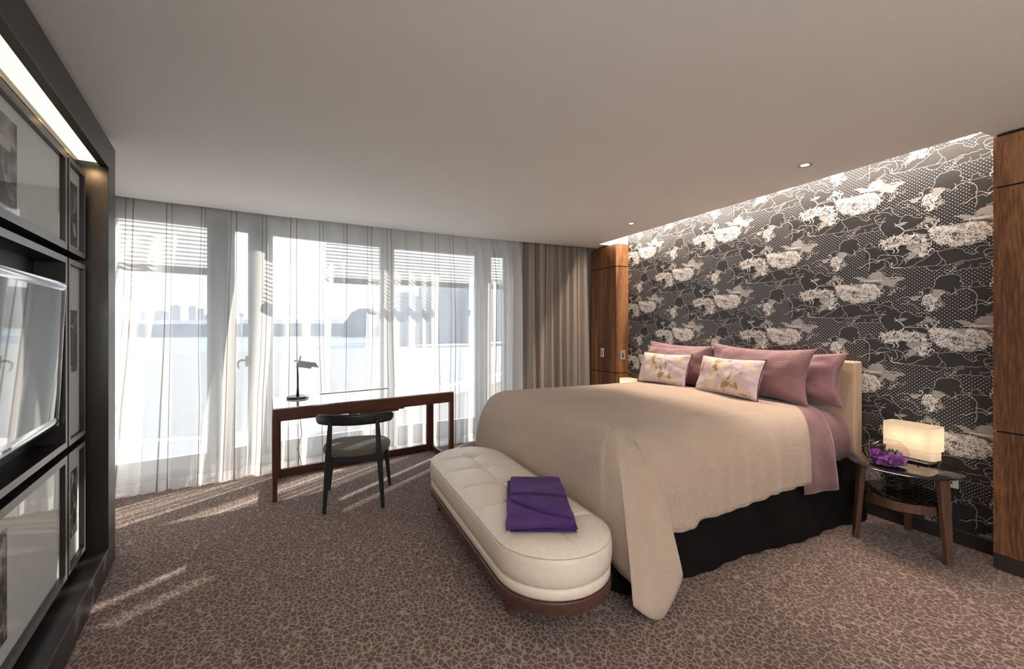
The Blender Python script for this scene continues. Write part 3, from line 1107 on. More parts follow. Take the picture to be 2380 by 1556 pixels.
Y0, Y1, Z0, Z1 = 1.10, 4.65, 0.02, CZ + 0.36
tv = np.array(TV_)
tf = TF_
V, F, MI = [], [], []
V += [(PXW, Y0, Z0), (PXW, Y1, Z0), (PXW, Y1, Z1), (PXW, Y0, Z1)]
F.append((0, 3, 2, 1))
MI.append(0)
fa = np.array(tf)
cen = tv[fa].mean(axis=1)
tm = np.array(TM_)
for i in range(-3, 8):
    for j in range(-6, 6):
        sy, sz = i * TW, j * TH + (i % 2) * TH / 2
        cy, cz = cen[:, 0] + sy, cen[:, 1] + sz
        ok = (cy > 1.139) & (cy < 4.642) & (cz > 0.094) & (cz < Z1 - 0.01)
        if not ok.any():
            continue
        use = fa[ok]
        inks = tm[ok].tolist()
        ids = np.unique(use)
        mp = {k: len(V) + q for q, k in enumerate(ids.tolist())}
        for k in ids.tolist():
            a = tv[k]
            V.append((PXW - a[2], min(4.643, max(1.138, a[0] + sy)), a[1] + sz))
        for f, ink in zip(use.tolist(), inks):
            F.append(tuple(mp[k] for k in (f if f[2] != f[3] else f[:3])))
            MI.append(ink)
        for (y, z) in DOTS:
            yy, zz = y + sy, z + sz
            if 1.147 < yy < 4.635 and 0.10 < zz < Z1 - 0.02:
                o = len(V)
                for k in range(6):
                    t = PI * k / 5
                    V.append((PXW - 0.0007, yy + 0.0038 * math.cos(t), zz + 0.0042 * math.sin(t) - 0.002))
                F.append(tuple(range(o, o + 6)))
                MI.append(1)
me = bpy.data.meshes.new('wall_right')
me.from_pydata(V, [], F)
for mm in ('paper_charcoal', 'paper_white'):
    me.materials.append(MATS[mm])
me.polygons.foreach_set('material_index', MI)
me.update()
o = bpy.data.objects.new('wall_right', me)
COL.objects.link(o)
struct(o)
mb = MB()
mb.box(WX + 0.002, WX + 0.12, 1.0, 5.6, 0, CZ + 0.36)
struct(mb.build('wall_right_backing', 'cove_paint'))
# ---------------------------------------------------------------- facade: sill, posts, panes, transoms
def strip_along(name, mat, x0, x1, dy0, dy1, z0, z1, nseg=40, parent=None):
    m = MB()
    xs = [x0 + (x1 - x0) * k / nseg for k in range(nseg + 1)]
    poly = [(x, fac_y(x) + dy0) for x in xs] + [(x, fac_y(x) + dy1) for x in xs[::-1]]
    m.prism(poly, z0, z1)
    return m.build(name, mat, parent)


struct(strip_along('trim_3', 'alu_frame', -2.4, 3.9, -0.06, 0.10, 0.0, 0.09))      # sill plinth
struct(strip_along('trim_4', 'alu_frame', -2.4, 3.9, -0.03, 0.10, CZ - 0.10, CZ + 0.36))      # head
posts = [(-0.93, -0.79), (-0.60, -0.46), (0.745, 0.835), (2.00, 2.16), (2.43, 2.52)]
for k, (x0, x1) in enumerate(posts):
    grey = k < 3
    struct(strip_along('trim_%d' % (5 + k), 'column_grey' if k < 2 else 'alu_frame', x0, x1, -0.06, 0.06, 0.09, CZ - 0.10, 2))
bays = [(-2.3, -0.93), (-0.79, -0.60), (-0.46, 0.745), (0.835, 2.00), (2.16, 2.43), (2.52, 3.85)]
for k, (x0, x1) in enumerate(bays):
    root = bpy.data.objects.new('window_%d' % (k + 1), None)
    COL.objects.link(root)
    struct(root)
    m = MB()
    n_ = 12
    for z0, z1 in ((0.09, 0.20), (CZ - 0.16, CZ - 0.10)):
        xs = [x0 + (x1 - x0) * q / n_ for q in range(n_ + 1)]
        m.prism([(x, fac_y(x)) for x in xs] + [(x, fac_y(x) + 0.05) for x in xs[::-1]], z0, z1)
    for xa in (x0, x1 - 0.04):
        m.prism([(xa, fac_y(xa)), (xa + 0.04, fac_y(xa + 0.04)), (xa + 0.04, fac_y(xa + 0.04) + 0.05), (xa, fac_y(xa) + 0.05)], 0.20, CZ - 0.16)
    m.build('frame', 'alu_frame', root)
    m = MB()
    m.grid(lambda i, j: (x0 + (x1 - x0) * i / n_, fac_y(x0 + (x1 - x0) * i / n_) + 0.025, (0.19, CZ - 0.15)[j]), n_ + 1, 2)
    m.build('pane', 'window_glass', root)

# casement handle on the second post
hd = thing('window_handle', 'pale hooked casement handle on the slim grey window post behind the sheers', 'handle', (-0.66, fac_y(-0.66) - 0.015, 1.04))
m = MB()
m.box(0.0, 0.03, -0.012, 0.012, -0.02, 0.09, bev=0.004)
m.build('handle_plate', 'blind_rail', hd)
m = MB()
m.tube([(0.0, -0.01, 0.045), (-0.035, -0.03, 0.05), (-0.06, -0.035, 0.03), (-0.062, -0.035, -0.005), (-0.05, -0.035, -0.035)], [0.011, 0.011, 0.01, 0.009, 0.005])
m.build('lever', 'blind_rail', hd, smooth=True)


# outside venetian blinds
def blind(x0, x1, zt, zb, label):
    t = thing('venetian_blind', label, 'blind', ((x0 + x1) / 2, fac_y((x0 + x1) / 2) + 0.135, zb), math.atan2(fac_y(x1) - fac_y(x0), x1 - x0), 'outside venetian blinds')
    L_ = math.hypot(x1 - x0, fac_y(x1) - fac_y(x0)) / 2
    h = zt - zb
    m = MB()
    m.box(-L_, L_, -0.02, 0.02, 0, 0.07, bev=0.003)
    m.build('bottom_rail', 'blind_rail', t)
    m = MB()
    m.box(-L_, L_, -0.034, 0.03, h - 0.06, h, bev=0.003)
    m.build('head_rail', 'blind_rail', t)
    m = MB()
    z = 0.095
    while z < h - 0.07:
        m.add([(-L_, -0.026, z - 0.014), (L_, -0.026, z - 0.014), (L_, 0, z + 0.003), (-L_, 0, z + 0.003), (L_, 0.026, z + 0.014), (-L_, 0.026, z + 0.014)], [(0, 1, 2, 3), (3, 2, 4, 5)])
        z += 0.040
    m.build('slats', 'blind_slat', t)
    for q in (-0.6, 0.6):
        m = MB()
        m.tube([(q * L_, 0, 0.05), (q * L_, 0, h)], 0.002, 5)
        m.build('ladder_cord', 'blind_rail', t)


blind(-1.90, -0.95, 2.60, 1.945, 'white slatted blind lowered outside the pane left of both grey posts')
blind(0.10, 0.735, 2.52, 1.945, 'white slatted blind outside the pane above the middle of the desk')
blind(0.85, 1.98, 2.60, 1.960, 'wide white slatted blind outside the pane right of the narrow mullion')
blind(2.17, 2.42, 2.52, 1.965, 'narrow white slatted blind outside the last pane beside the taupe drape')

# ---------------------------------------------------------------- sheers and drape
def sheer(name, label, x0, x1, dy, seed, folds, gather=1.55, bot=0.0):
    rr = random.Random(seed)
    nu, nv = int((x1 - x0) * 95) + 10, 30
    ph = [rr.uniform(0, 6.28) for _ in range(8)]
    Lc = (x1 - x0) * gather
    zt = CZ + 0.12

    def P(i, j):
        c = i / (nu - 1)
        q = j / (nv - 1)            # 0 bottom 1 top
        z = 0.006 + (zt - 0.006) * q
        low = 1 - q
        wob = 0.6 * math.sin(2 * PI * c * folds * 0.37 + ph[1]) + 0.5 * math.sin(2 * PI * c * folds * 0.21 + ph[2])
        phase = 2 * PI * folds * c + wob * (1.0 + 0.5 * low) + 0.5 * math.sin(2.2 * q + ph[3] + 9 * c)
        e = min(1, min(c, 1 - c) * (x1 - x0) / 0.04)
        e2 = min(1, min(c, 1 - c) * (x1 - x0) / 0.12)
        amp = (0.3 + 0.7 * e2) * (0.022 + 0.040 * low ** 0.8) * (0.75 + 0.35 * math.sin(5 * c + ph[4])) 
        x = x0 + (x1 - x0) * c + e * (0.020 + 0.02 * low) * math.cos(phase) * (0.5 + low * 0.5) + e * 0.035 * low * math.sin(2 * PI * c * 2.3 + ph[5]) * math.sin(PI * min(1, low * 1.4))
        yt = edge_y(x) + 0.085
        yb = min(yt + 0.02, smooth_tab([(-1.6, 4.60), (-1.2, 4.66), (-0.6, 4.76), (0, 4.90), (0.7, 5.03), (1.5, 5.16), (2.5, 5.2)], x))
        k = low ** 1.3
        y = yt * (1 - k) + yb * k + dy * min(1, 0.25 + 3.0 * low) + amp * math.sin(phase) + bot * low ** 6 * math.sin(3 * phase + ph[6]) * 0.02
        y = max(y, edge_y(x) + 0.03) if q > 0.93 else y
        return (x, y, z)

    m = MB()
    m.grid(P, nu, nv, uv=lambda i, j: (Lc * i / (nu - 1) + seed * 0.13, 0.006 + (zt) * j / (nv - 1)))
    o = m.build(name, 'sheer_voile', smooth=True)
    tag(o, label, 'curtain', 'sheer curtains along the glass')
    return o


sheer('sheer_curtain', 'widest sheer white voile, over both grey posts and behind the desk lamp', -1.66, 0.665, 0.0, 3, 11.0, bot=1)
sheer('sheer_curtain', 'sheer white voile behind the right half of the desk, over the narrow mullion', 0.640, 1.80, -0.085, 12, 7.5, 2.1)
sheer('sheer_curtain', 'narrowest sheer white voile, beside the taupe drape', 1.775, 2.455, -0.165, 15, 5.5, 2.1)


def drape(name, label, x0, x1, seed):
    rr = random.Random(seed)
    nu, nv = 260, 26
    tops = sorted([rr.uniform(0, 1) for _ in range(13)])

    def P(i, j):
        c = i / (nu - 1)
        q = j / (nv - 1)
        low = 1 - q
        z = 0.01 + (CZ + 0.12) * q
        a = 0
        ph = 2 * PI * 9.5 * c + 1.4 * math.sin(2 * PI * 1.7 * c + 1) + 0.9 * low * math.sin(2 * PI * 2.9 * c + 2)
        a = 0.034 * math.sin(ph) + 0.013 * math.sin(2 * ph + 1.2 + low) + 0.012 * math.sin(2 * PI * 23 * c + 2 * low)
        a += 0.03 * low * math.sin(2 * PI * 3.1 * c + 0.6)
        x = x0 + (x1 - x0) * c + 0.018 * math.cos(ph)
        x += low * 0.05 * (c - 0.3)
        return (x, 5.31 + a - 0.02 * low, z)
    m = MB()
    m.grid(P, nu, nv, uv=lambda i, j: (2.6 * i / (nu - 1), j / (nv - 1)))
    return tag(m.build(name, 'taupe_drape', smooth=True), label, 'curtain')


drape('blackout_drape', 'heavy taupe drape gathered between the sheers and the walnut pier', 2.455, 3.80, 4)

# ---------------------------------------------------------------- outside
def solid_thing(name, label, cat, mat, fn, group=None):
    m = MB()
    fn(m)
    return tag(m.build(name, mat), label, cat, group)


def roof(m):
    p = [(-8, 11.5), (-1.4, 9.0), (8, 17.6), (22, 32), (22, 60), (-30, 60), (-30, 15)]
    # corrugated sheet: a shallow vault with ribs
    for k in range(0, 90):
        x0 = -26 + k * 0.55
        n_ = 16
        pts = []
        y_near = 8.9 + max(0, (x0 + 1.4)) * 0.92 + max(0, -(x0 + 1.4)) * 0.2
        for q in range(n_ + 1):
            y = y_near + (46 - y_near) * q / n_
            z = -0.75 + 0.05 * math.sin(PI * q / n_ * 0.9)
            pts.append((y, z))
        vs, fs = [], []
        for (y, z) in pts:
            vs += [(x0, y, z), (x0 + 0.27, y, z + 0.012), (x0 + 0.55, y, z)]
        for q in range(n_):
            for e_ in (0, 1):
                fs.append((q * 3 + e_, q * 3 + e_ + 1, q * 3 + e_ + 4, q * 3 + e_ + 3))
        m.add(vs, fs)


hall = thing('harbour_hall', 'low hall with pale ribbed roof just below the windows', 'building', (0, 9, -14))
m = MB()
roof(m)
o = m.build('ribbed_roof', 'roof_metal', hall)
o.location = (0, -9, 14)
m = MB()
m.bar((-30, 14.2, -0.62), (-1.4, 8.75, -0.62), 0.35, xdir=(0, 0, 1))
m.bar((-1.4, 8.75, -0.62), (22, 30.2, -0.62), 0.35, xdir=(0, 0, 1))
o = m.build('fascia', 'parapet', hall)
o.location = (0, -9, 14)
m = MB()
m.add([(-30, 14.3, -14), (-1.4, 8.85, -14), (-1.4, 8.85, -0.7), (-30, 14.3, -0.7)], [(0, 1, 2, 3)])
m.add([(-1.4, 8.85, -14), (22, 30.3, -14), (22, 30.3, -0.7), (-1.4, 8.85, -0.7)], [(0, 1, 2, 3)])
o = m.build('end_wall', 'deck_wall', hall)
o.location = (0, -9, 14)


def slab(name, label, cat, mat, x0, x1, y0, y1, z0, z1, group=None):
    m = MB()
    m.box(x0, x1, y0, y1, z0, z1)
    return tag(m.build(name, mat), label, cat, group)


struct(slab('ground', 'pale quay and street level far below the windows', 'ground', 'plaza', -120, 400, 6.2, 300, -15, -14))
slab('harbour_water', 'pale blue harbour water beyond the hall roof', 'water', 'water', -900, 900, 300, 900, -15, -14.2)
m = MB()
n_ = 120
hr = random.Random(3)
vs, fs = [], []
for k in range(n_ + 1):
    x = -1100 + 2400 * k / n_
    h = -2 + 10 * (0.5 + 0.5 * math.sin(x * 0.006 + 1)) * 0.5 + 5 * nz3(x * 0.02, 0, 1) + 2.5 * nz3(x * 0.09, 4, 1) + 14
    vs += [(x, 880, -14), (x, 900, h * 0.55), (x, 1000, h + 2), (x, 1300, h + 4)]
for k in range(n_):
    for q in range(3):
        fs.append((k * 4 + q, k * 4 + 4 + q, k * 4 + 5 + q, k * 4 + 1 + q))
m.add(vs, fs)
tag(m.build('far_shore', 'far_land'), 'hazy wooded shore across the harbour', 'land')


def tower(x, y, w_, d_, h, z0, mat, label, rot=0.0, crown=0):
    m = MB()
    m.box(-w_ / 2, w_ / 2, -d_ / 2, d_ / 2, 0, h)
    if crown:
        m.box(-w_ / 4, w_ / 4, -d_ / 4, d_ / 4, h, h + crown)
    k = 3.5
    while k < h - 2:
        m.box(-w_ / 2 - 0.2, w_ / 2 + 0.2, -d_ / 2 - 0.2, d_ / 2 + 0.2, k, k + 1.1)
        k += 3.6
    o = m.build('office_tower', mat, loc=(x, y, z0), rot=(0, 0, rot))
    return tag(o, label, 'building', 'towers of the hazy skyline')


# far skyline on the shore, left of the posts
def along(px, dist):
    rx = (px - 1190) / 1000
    ca, sa = math.cos(YAW), math.sin(YAW)
    return (rx * ca + sa) * dist, (-rx * sa + ca) * dist


for px, top, wd, lab in ((338, 726, 16, 'small block at the left end of the far skyline'), (372, 725, 30, 'broad low block on the far skyline left of the tallest tower'),
                         (408, 711, 18, 'tallest tower of the far skyline seen left of the grey posts'), (447, 713, 15, 'second tower of the far skyline, right of the tallest'),
                         (466, 719, 14, 'third tower of the far skyline, next to the second'), (482, 733, 12, 'short block on the far skyline close to the grey post')):
    d = 1150 + 25 * (px % 7)
    wd *= 1.2
    x, y = along(px, d)
    tower(x, y, wd, 16, (762 - top) * d / 1000 + 1.4 + 10, -10, 'tower_a', lab, 0.2, 2)
x, y = along(561, 700)
ct = thing('control_tower', 'slim harbour control tower with a round head, beyond the gap between the posts', 'building', (x, y, -14))
m = MB()
m.lathe([(1.4, 0), (1.1, 36), (1.1, 36.1)], seg=12)
m.build('shaft', 'tower_b', ct)
m = MB()
m.lathe([(1.2, 33), (4.2, 36), (4.2, 38.5), (3.0, 39.5), (0.4, 40), (0.3, 43)], seg=16)
m.build('cabin', 'tower_b', ct)
x, y = along(850, 760)
m = MB()
m.lathe([(40, 0), (39, 20), (32, 29), (24, 42), (11, 49), (0.5, 50)], seg=20)
tag(m.build('domed_hall', 'far_land', loc=(x, y, -14.2), rot=(0, 0, 0)), 'hazy dome shaped building on the far shore above the desk', 'building')
for px, top, wd, lab in ((938, 688, 34, 'hazy office tower seen just right of the narrow mullion'), (975, 700, 30, 'hazy stepped tower second from the narrow mullion'),
                         (1012, 668, 30, 'tall hazy tower behind the wide blind, third from the mullion'), (1050, 676, 34, 'hazy tower fourth from the narrow mullion'),
                         (1095, 670, 36, 'wide hazy tower right of centre behind the wide blind'), (1150, 660, 34, 'hazy tower nearest the taupe drape')):
    d = {938: 420, 975: 500, 1012: 440, 1050: 540, 1095: 460, 1150: 400}[px]
    wd *= d / 560
    x, y = along(px, d)
    tower(x, y, wd, 26, (762 - top) * d / 1000 + 15.4, -14, 'tower_a' if px % 2 else 'tower_b', lab, 0.3, 3)
qr = random.Random(21)
for k, (px, py, wd, hh, lab) in enumerate(((960, 842, 16, 6, 'low grey quay shed seen right of the mullion'), (1040, 850, 20, 8, 'long low quay shed below the hazy towers'),
                                    (1085, 870, 12, 7, 'square low quay shed right of the long one'), (1165, 838, 22, 8, 'low quay shed beside the taupe drape'),
                                    (800, 850, 22, 5, 'flat quay shed seen above the middle of the desk'))):
    d = 15.4 * 1000 / (py - 762)
    x, y = along(px, d)
    m = MB()
    m.box(-wd / 2, wd / 2, -8, 8, 0, hh)
    m.prism([(-wd / 2 - .5, -8.5), (wd / 2 + .5, -8.5), (wd / 2 + .5, 8.5), (-wd / 2 - .5, 8.5)], hh, hh + 0.5)
    tag(m.build('quay_shed', 'tower_b', loc=(x, y, -14), rot=(0, 0, 0.3)), lab, 'building', 'sheds on the quay')

# ---------------------------------------------------------------- picture niche on the left wall
UL = -2.49
ni = thing('picture_niche', 'dark wooden wall surround with a glowing strip along its top inside edge, at the left', 'wall unit', U0, UA)
m = MB(); m.box(UL, 0, 0, 0.04, 2.348, 2.508, bev=0.002); m.build('top_rail', 'unit_wood', ni)
m = MB(); m.box(UL, 0, 0, 0.20, 0.0, 0.143, bev=0.002); m.build('bottom_rail', 'unit_wood', ni)
m = MB(); m.box(-0.19, 0, 0, 0.20, 0.143, 2.348, bev=0.002); m.build('jamb', 'unit_wood_upright', ni)
m = MB(); m.box(UL, UL + 0.19, 0, 0.20, 0.143, 2.348, bev=0.002); m.build('jamb', 'unit_wood_upright', ni)
m = MB(); m.box(UL, 0, 0.20, 0.232, 0, 2.508); m.build('back_panel', 'unit_wood', ni)
m = MB(); m.box(UL + 0.19, -0.19, 0.125, 0.20, 2.335, 2.508); m.build('soffit_board', 'unit_wood', ni)
m = MB(); m.box(UL + 0.19, -0.19, 0.041, 0.124, 2.362, 2.372); m.build('light_strip', 'niche_strip', ni)['label'] = 'glowing warm light strip'
m = MB(); m.box(UL, 0, 0.04, 0.20, 2.40, 2.508); m.build('soffit_top', 'unit_wood', ni)


def rim(s0, s1, z0, z1, d0, d1, wd):
    m = MB()
    outer = [(s0, z0), (s1, z0), (s1, z1), (s0, z1)]
    inner = [(s0 + wd, z0 + wd), (s1 - wd, z0 + wd), (s1 - wd, z1 - wd), (s0 + wd, z1 - wd)]
    v = []
    for ring, d in ((outer, d0), (inner, d0), (outer, d1), (inner, d1)):
        v += [(p[0], d, p[1]) for p in ring]
    f, mi = [], []
    for k in range(4):
        j = (k + 1) % 4
        f.append((k, j, 4 + j, 4 + k)); mi.append(0)
        f.append((8 + k, 8 + j, 12 + j, 12 + k)); mi.append(1)
        f.append((k, j, 8 + j, 8 + k)); mi.append(1)
        f.append((4 + k, 4 + j, 12 + j, 12 + k)); mi.append(1)
    o = len(m.v)
    m.v += v
    m.f += f
    m.mi += mi
    m.uv += [(0, 0)] * len(v)
    return m


def framed(label, s0, s1, z0, z1, art, wd=0.028, pr=None, extra=None):
    t = thing('framed_photograph', label, 'picture', U0, UA, 'framed black and white photographs in the niche')
    rim(s0, s1, z0, z1, 0.08, 0.165, wd).build('frame', ['frame_grey', 'frame_dark'], t)
    m = MB(); m.box(s0 + wd - 0.004, s1 - wd + 0.004, 0.100, 0.107, z0 + wd - 0.004, z1 - wd + 0.004)
    mt = m.build('mount', 'mat_board', t)
    m = MB()
    a = pr
    m.box(a[0], a[1], 0.0984, 0.0998, a[2], a[3], 2)
    if extra:
        extra(m)
    m.build('photograph', ['print_black', 'print_pale', art], mt)
    m = MB(); m.add([(s0 + wd, 0.090, z0 + wd), (s1 - wd, 0.090, z0 + wd), (s1 - wd, 0.090, z1 - wd), (s0 + wd, 0.090, z1 - wd)], [(0, 1, 2, 3)])
    m.build('glass', 'picture_glass', t)
    return t


def flat_poly(m, pts, mi=0, d=0.0980):
    m.add([(p[0], d, p[1]) for p in pts], [tuple(range(len(pts)))], mi)


def oval(cx, cz, a, b, rot=0, k=20):
    return [(cx + a * math.cos(2 * PI * i / k) * math.cos(rot) - b * math.sin(2 * PI * i / k) * math.sin(rot),
             cz + a * math.cos(2 * PI * i / k) * math.sin(rot) + b * math.sin(2 * PI * i / k) * math.cos(rot)) for i in range(k)]


def street(m):
    flat_poly(m, [(-1.62, 1.93), (-1.46, 1.90), (-1.30, 1.99), (-1.24, 1.90), (-1.20, 1.88), (-1.62, 1.88)], 0)
    flat_poly(m, [(-1.60, 2.02), (-1.50, 2.02), (-1.50, 2.10), (-1.60, 2.10)], 0)
    flat_poly(m, [(-1.36, 2.06), (-1.22, 2.06), (-1.22, 2.10), (-1.36, 2.10)], 1)
    for k in range(4):
        x = -1.44 + 0.055 * k
        flat_poly(m, [(x, 1.97), (x + 0.03, 1.97), (x + 0.03, 2.05), (x, 2.05)], 0)


def figure(m):
    flat_poly(m, oval(-0.395, 1.985, 0.030, 0.036), 0)
    flat_poly(m, oval(-0.400, 1.93, 0.022, 0.04, 0.4), 1, 0.0978)
    flat_poly(m, [(-0.44, 1.845), (-0.43, 1.92), (-0.40, 1.95), (-0.365, 1.93), (-0.352, 1.845)], 0)


def face(m):
    flat_poly(m, oval(-0.47, 1.395, 0.040, 0.030), 0)
    flat_poly(m, oval(-0.455, 1.445, 0.055, 0.012, 0.2), 0)
    flat_poly(m, oval(-0.478, 1.400, 0.009, 0.009), 1, 0.0977)
    flat_poly(m, oval(-0.385, 1.29, 0.014, 0.016), 0)
    flat_poly(m, oval(-0.44, 1.235, 0.05, 0.010, -0.1), 0)


def objects_(m):
    for (x, z, a, b) in ((-0.48, 0.63, .03, .035), (-0.40, 0.57, .028, .03), (-0.46, 0.50, .045, .025), (-0.39, 0.42, .03, .035), (-0.49, 0.40, .02, .04)):
        flat_poly(m, oval(x, z, a, b), 0)
    for (x, z, a, b) in ((-0.43, 0.64, .02, .03), (-0.48, 0.45, .03, .012), (-0.40, 0.49, .02, .016)):
        flat_poly(m, oval(x, z, a, b), 1, 0.0978)


framed('small upright photograph of a figure, topmost of the narrow column in the niche', -0.584, -0.272, 1.797, 2.268, 'print_figure', 0.026, (-0.52, -0.345, 1.845, 2.17), figure)
framed('tall narrow photograph of an eye and cheek, middle of the narrow column in the niche', -0.584, -0.272, 0.836, 1.762, 'print_face', 0.026, (-0.545, -0.345, 1.19, 1.51), face)
framed('small photograph of dark objects, lowest of the narrow column in the niche', -0.584, -0.272, 0.200, 0.800, 'print_objects', 0.026, (-0.545, -0.345, 0.34, 0.68), objects_)
framed('wide framed street photograph, uppermost in the niche above the television', -1.906, -0.606, 1.797, 2.268, 'print_street', 0.034, (-1.64, -1.16, 1.86, 2.18), street)
framed('wide framed photograph below the television, its glass mirroring the carpet', -1.906, -0.606, 0.200, 0.800, 'print_objects', 0.034, (-1.66, -1.25, 0.30, 0.70))

# television in its own deep box frame
bxt = thing('television_box', 'deep black box frame around the tilted television', 'frame', U0, UA)
rim(-1.906, -0.606, 0.838, 1.762, 0.08, 0.198, 0.030).build('frame', ['frame_grey', 'frame_dark'], bxt)
m = MB(); m.box(-1.88, -0.632, 0.185, 0.197, 0.865, 1.735); m.build('back_board', 'box_black', bxt)
tvt = thing('television', 'flat television with chrome edge, tilted in its black box frame', 'television', U0, UA)
TVM = []


def tvp(s, h, d):
    """point on the tilted set: h 0..1 up the front, d behind the front"""
    z0, z1, d0, d1 = 0.957, 1.631, 0.100, 0.074
    return (s, d0 + (d1 - d0) * h + d, z0 + (z1 - z0) * h + d * 0.04)


S0, S1 = -1.852, -0.660
m = MB()
vs = [tvp(s, h, d) for d in (0.004, 0.06) for h in (0, 1) for s in (S0, S1)]
m.add(vs, [(0, 1, 3, 2), (4, 6, 7, 5), (0, 4, 5, 1), (2, 3, 7, 6), (0, 2, 6, 4), (1, 5, 7, 3)])
m.build('body', 'box_black', tvt)
m = MB()
bw, bh = 0.012, 0.055


def bez_strip(pa, pb, qa, qb):
    ring = []
    for k in range(7):
        t = k / 6
        lift = -0.005 * math.sin(PI * t)
        a = tvp(pa[0] + (qa[0] - pa[0]) * t, pa[1] + (qa[1] - pa[1]) * t, 0.002 + lift)
        b_ = tvp(pb[0] + (qb[0] - pb[0]) * t, pb[1] + (qb[1] - pb[1]) * t, 0.002 + lift)
        ring.append((a, b_))
    v = [p for r in ring for p in r]
    m.add(v, [(2 * k, 2 * k + 1, 2 * k + 3, 2 * k + 2) for k in range(6)])


bez_strip((S0, 0), (S1, 0), (S0, bh * 1.25), (S1, bh * 1.25))
bez_strip((S0, 1 - bh), (S1, 1 - bh), (S0, 1), (S1, 1))
bez_strip((S0, 0), (S0, 1), (S0 + bw, 0), (S0 + bw, 1))
bez_strip((S1 - bw, 0), (S1 - bw, 1), (S1, 0), (S1, 1))
m.build('bezel', 'chrome', tvt, smooth=True)
m = MB()
m.add([tvp(S0 + bw, bh, 0.001), tvp(S1 - bw, bh, 0.001), tvp(S1 - bw, 1 - bh, 0.001), tvp(S0 + bw, 1 - bh, 0.001)], [(0, 1, 2, 3)])
m.add([tvp(S1 - bw - 0.032, bh, 0.0004), tvp(S1 - bw, bh, 0.0004), tvp(S1 - bw, 1 - bh, 0.0004), tvp(S1 - bw - 0.032, 1 - bh, 0.0004)], [(0, 1, 2, 3)], 1)
m.build('screen', ['screen_black', 'box_black'], tvt)
fc = bpy.data.curves.new('maker_lettering', 'FONT')
fc.body = 'SAMSUNG'
fc.size = 0.018
fc.align_x = 'CENTER'
fc.extrude = 0.0003
fo = bpy.data.objects.new('tmp_text', fc)
COL.objects.link(fo)
dg = bpy.context.evaluated_depsgraph_get()
fm = bpy.data.meshes.new_from_object(fo.evaluated_get(dg))
bpy.data.objects.remove(fo)
fm.materials.clear()
fm.materials.append(MATS['frame_grey'])
tx = bpy.data.objects.new('maker_lettering', fm)
COL.objects.link(tx)
tx.parent = tvt
pc = tvp(-1.256, 0.022, -0.0042)
tx.location = pc
tx.rotation_euler = (PI / 2 - 0.04, 0, 0)

# ---------------------------------------------------------------- writing desk
dk = thing('writing_desk', 'long dark red wooden desk with mirror-bright glass top by the sheers', 'desk', (-0.322, 3.975, 0), math.atan2(0.335, 1.62))
DL, DW, DH = 1.655, 0.655, 0.760
m = MB(); m.box(0, 0.034, 0, 0.034, 0, DH - 0.012, bev=0.002); m.build('leg', 'desk_wood_upright', dk)
m = MB(); m.box(DL - 0.045, DL, 0, 0.045, 0, DH - 0.012, bev=0.002); m.build('leg', 'desk_wood_upright', dk)
m = MB(); m.box(0.0, 0.075, DW - 0.035, DW, 0, DH - 0.012, bev=0.002); m.build('leg', 'desk_wood_upright', dk)
m = MB(); m.box(DL - 0.085, DL, DW - 0.035, DW, 0, DH - 0.012, bev=0.002); m.build('leg', 'desk_wood_upright', dk)
m = MB(); m.box(0.034, DL - 0.045, 0.0, 0.020, DH - 0.108, DH - 0.012, bev=0.002); m.build('front_apron', 'desk_wood', dk)
m = MB(); m.box(0.075, DL - 0.085, DW - 0.02, DW, DH - 0.108, DH - 0.012, bev=0.002); m.build('back_apron', 'desk_wood', dk)
for xa, xb in ((0.0, 0.030), (DL - 0.030, DL)):
    m = MB(); m.box(xa, xb, 0.045, DW - 0.035, DH - 0.108, DH - 0.012, bev=0.002); m.build('side_apron', 'desk_wood', dk)
    m = MB(); m.box(xa, xb, 0.045, DW - 0.035, 0, 0.06, bev=0.002); m.build('side_rail', 'desk_wood', dk)
m = MB(); m.box(0.075, DL - 0.085, DW - 0.035, DW, 0.0, 0.075, bev=0.002); m.build('floor_rail', 'desk_wood', dk)
dr = None
m = MB(); m.box(0.60, 1.115, -0.006, 0.42, DH - 0.118, DH - 0.022, bev=0.002); dr = m.build('drawer', 'desk_wood', dk)
m = MB(); m.box(0.70, 1.06, -0.004, 0.02, DH - 0.132, DH - 0.1185); m.build('finger_pull', 'desk_wood', dr)
m = MB(); m.box(0.04, DL - 0.04, 0.02, DW - 0.03, DH - 0.035, DH - 0.0125); m.build('top_board', 'desk_wood', dk)
m = MB(); m.box(0.004, DL - 0.004, 0.004, DW - 0.004, DH - 0.011, DH, bev=0.0015); m.build('glass_top', 'desk_glass', dk)
m = MB(); m.box(0.42, 1.12, DW - 0.055, DW - 0.006, DH + 0.001, DH + 0.007, bev=0.002); m.build('cable_flap', 'white_plastic', dk)
for part in list(dk.children) + list(dr.children):      # the plan is a slight parallelogram
    for p in part.data.vertices:
        p.co.x += 0.115 * p.co.y

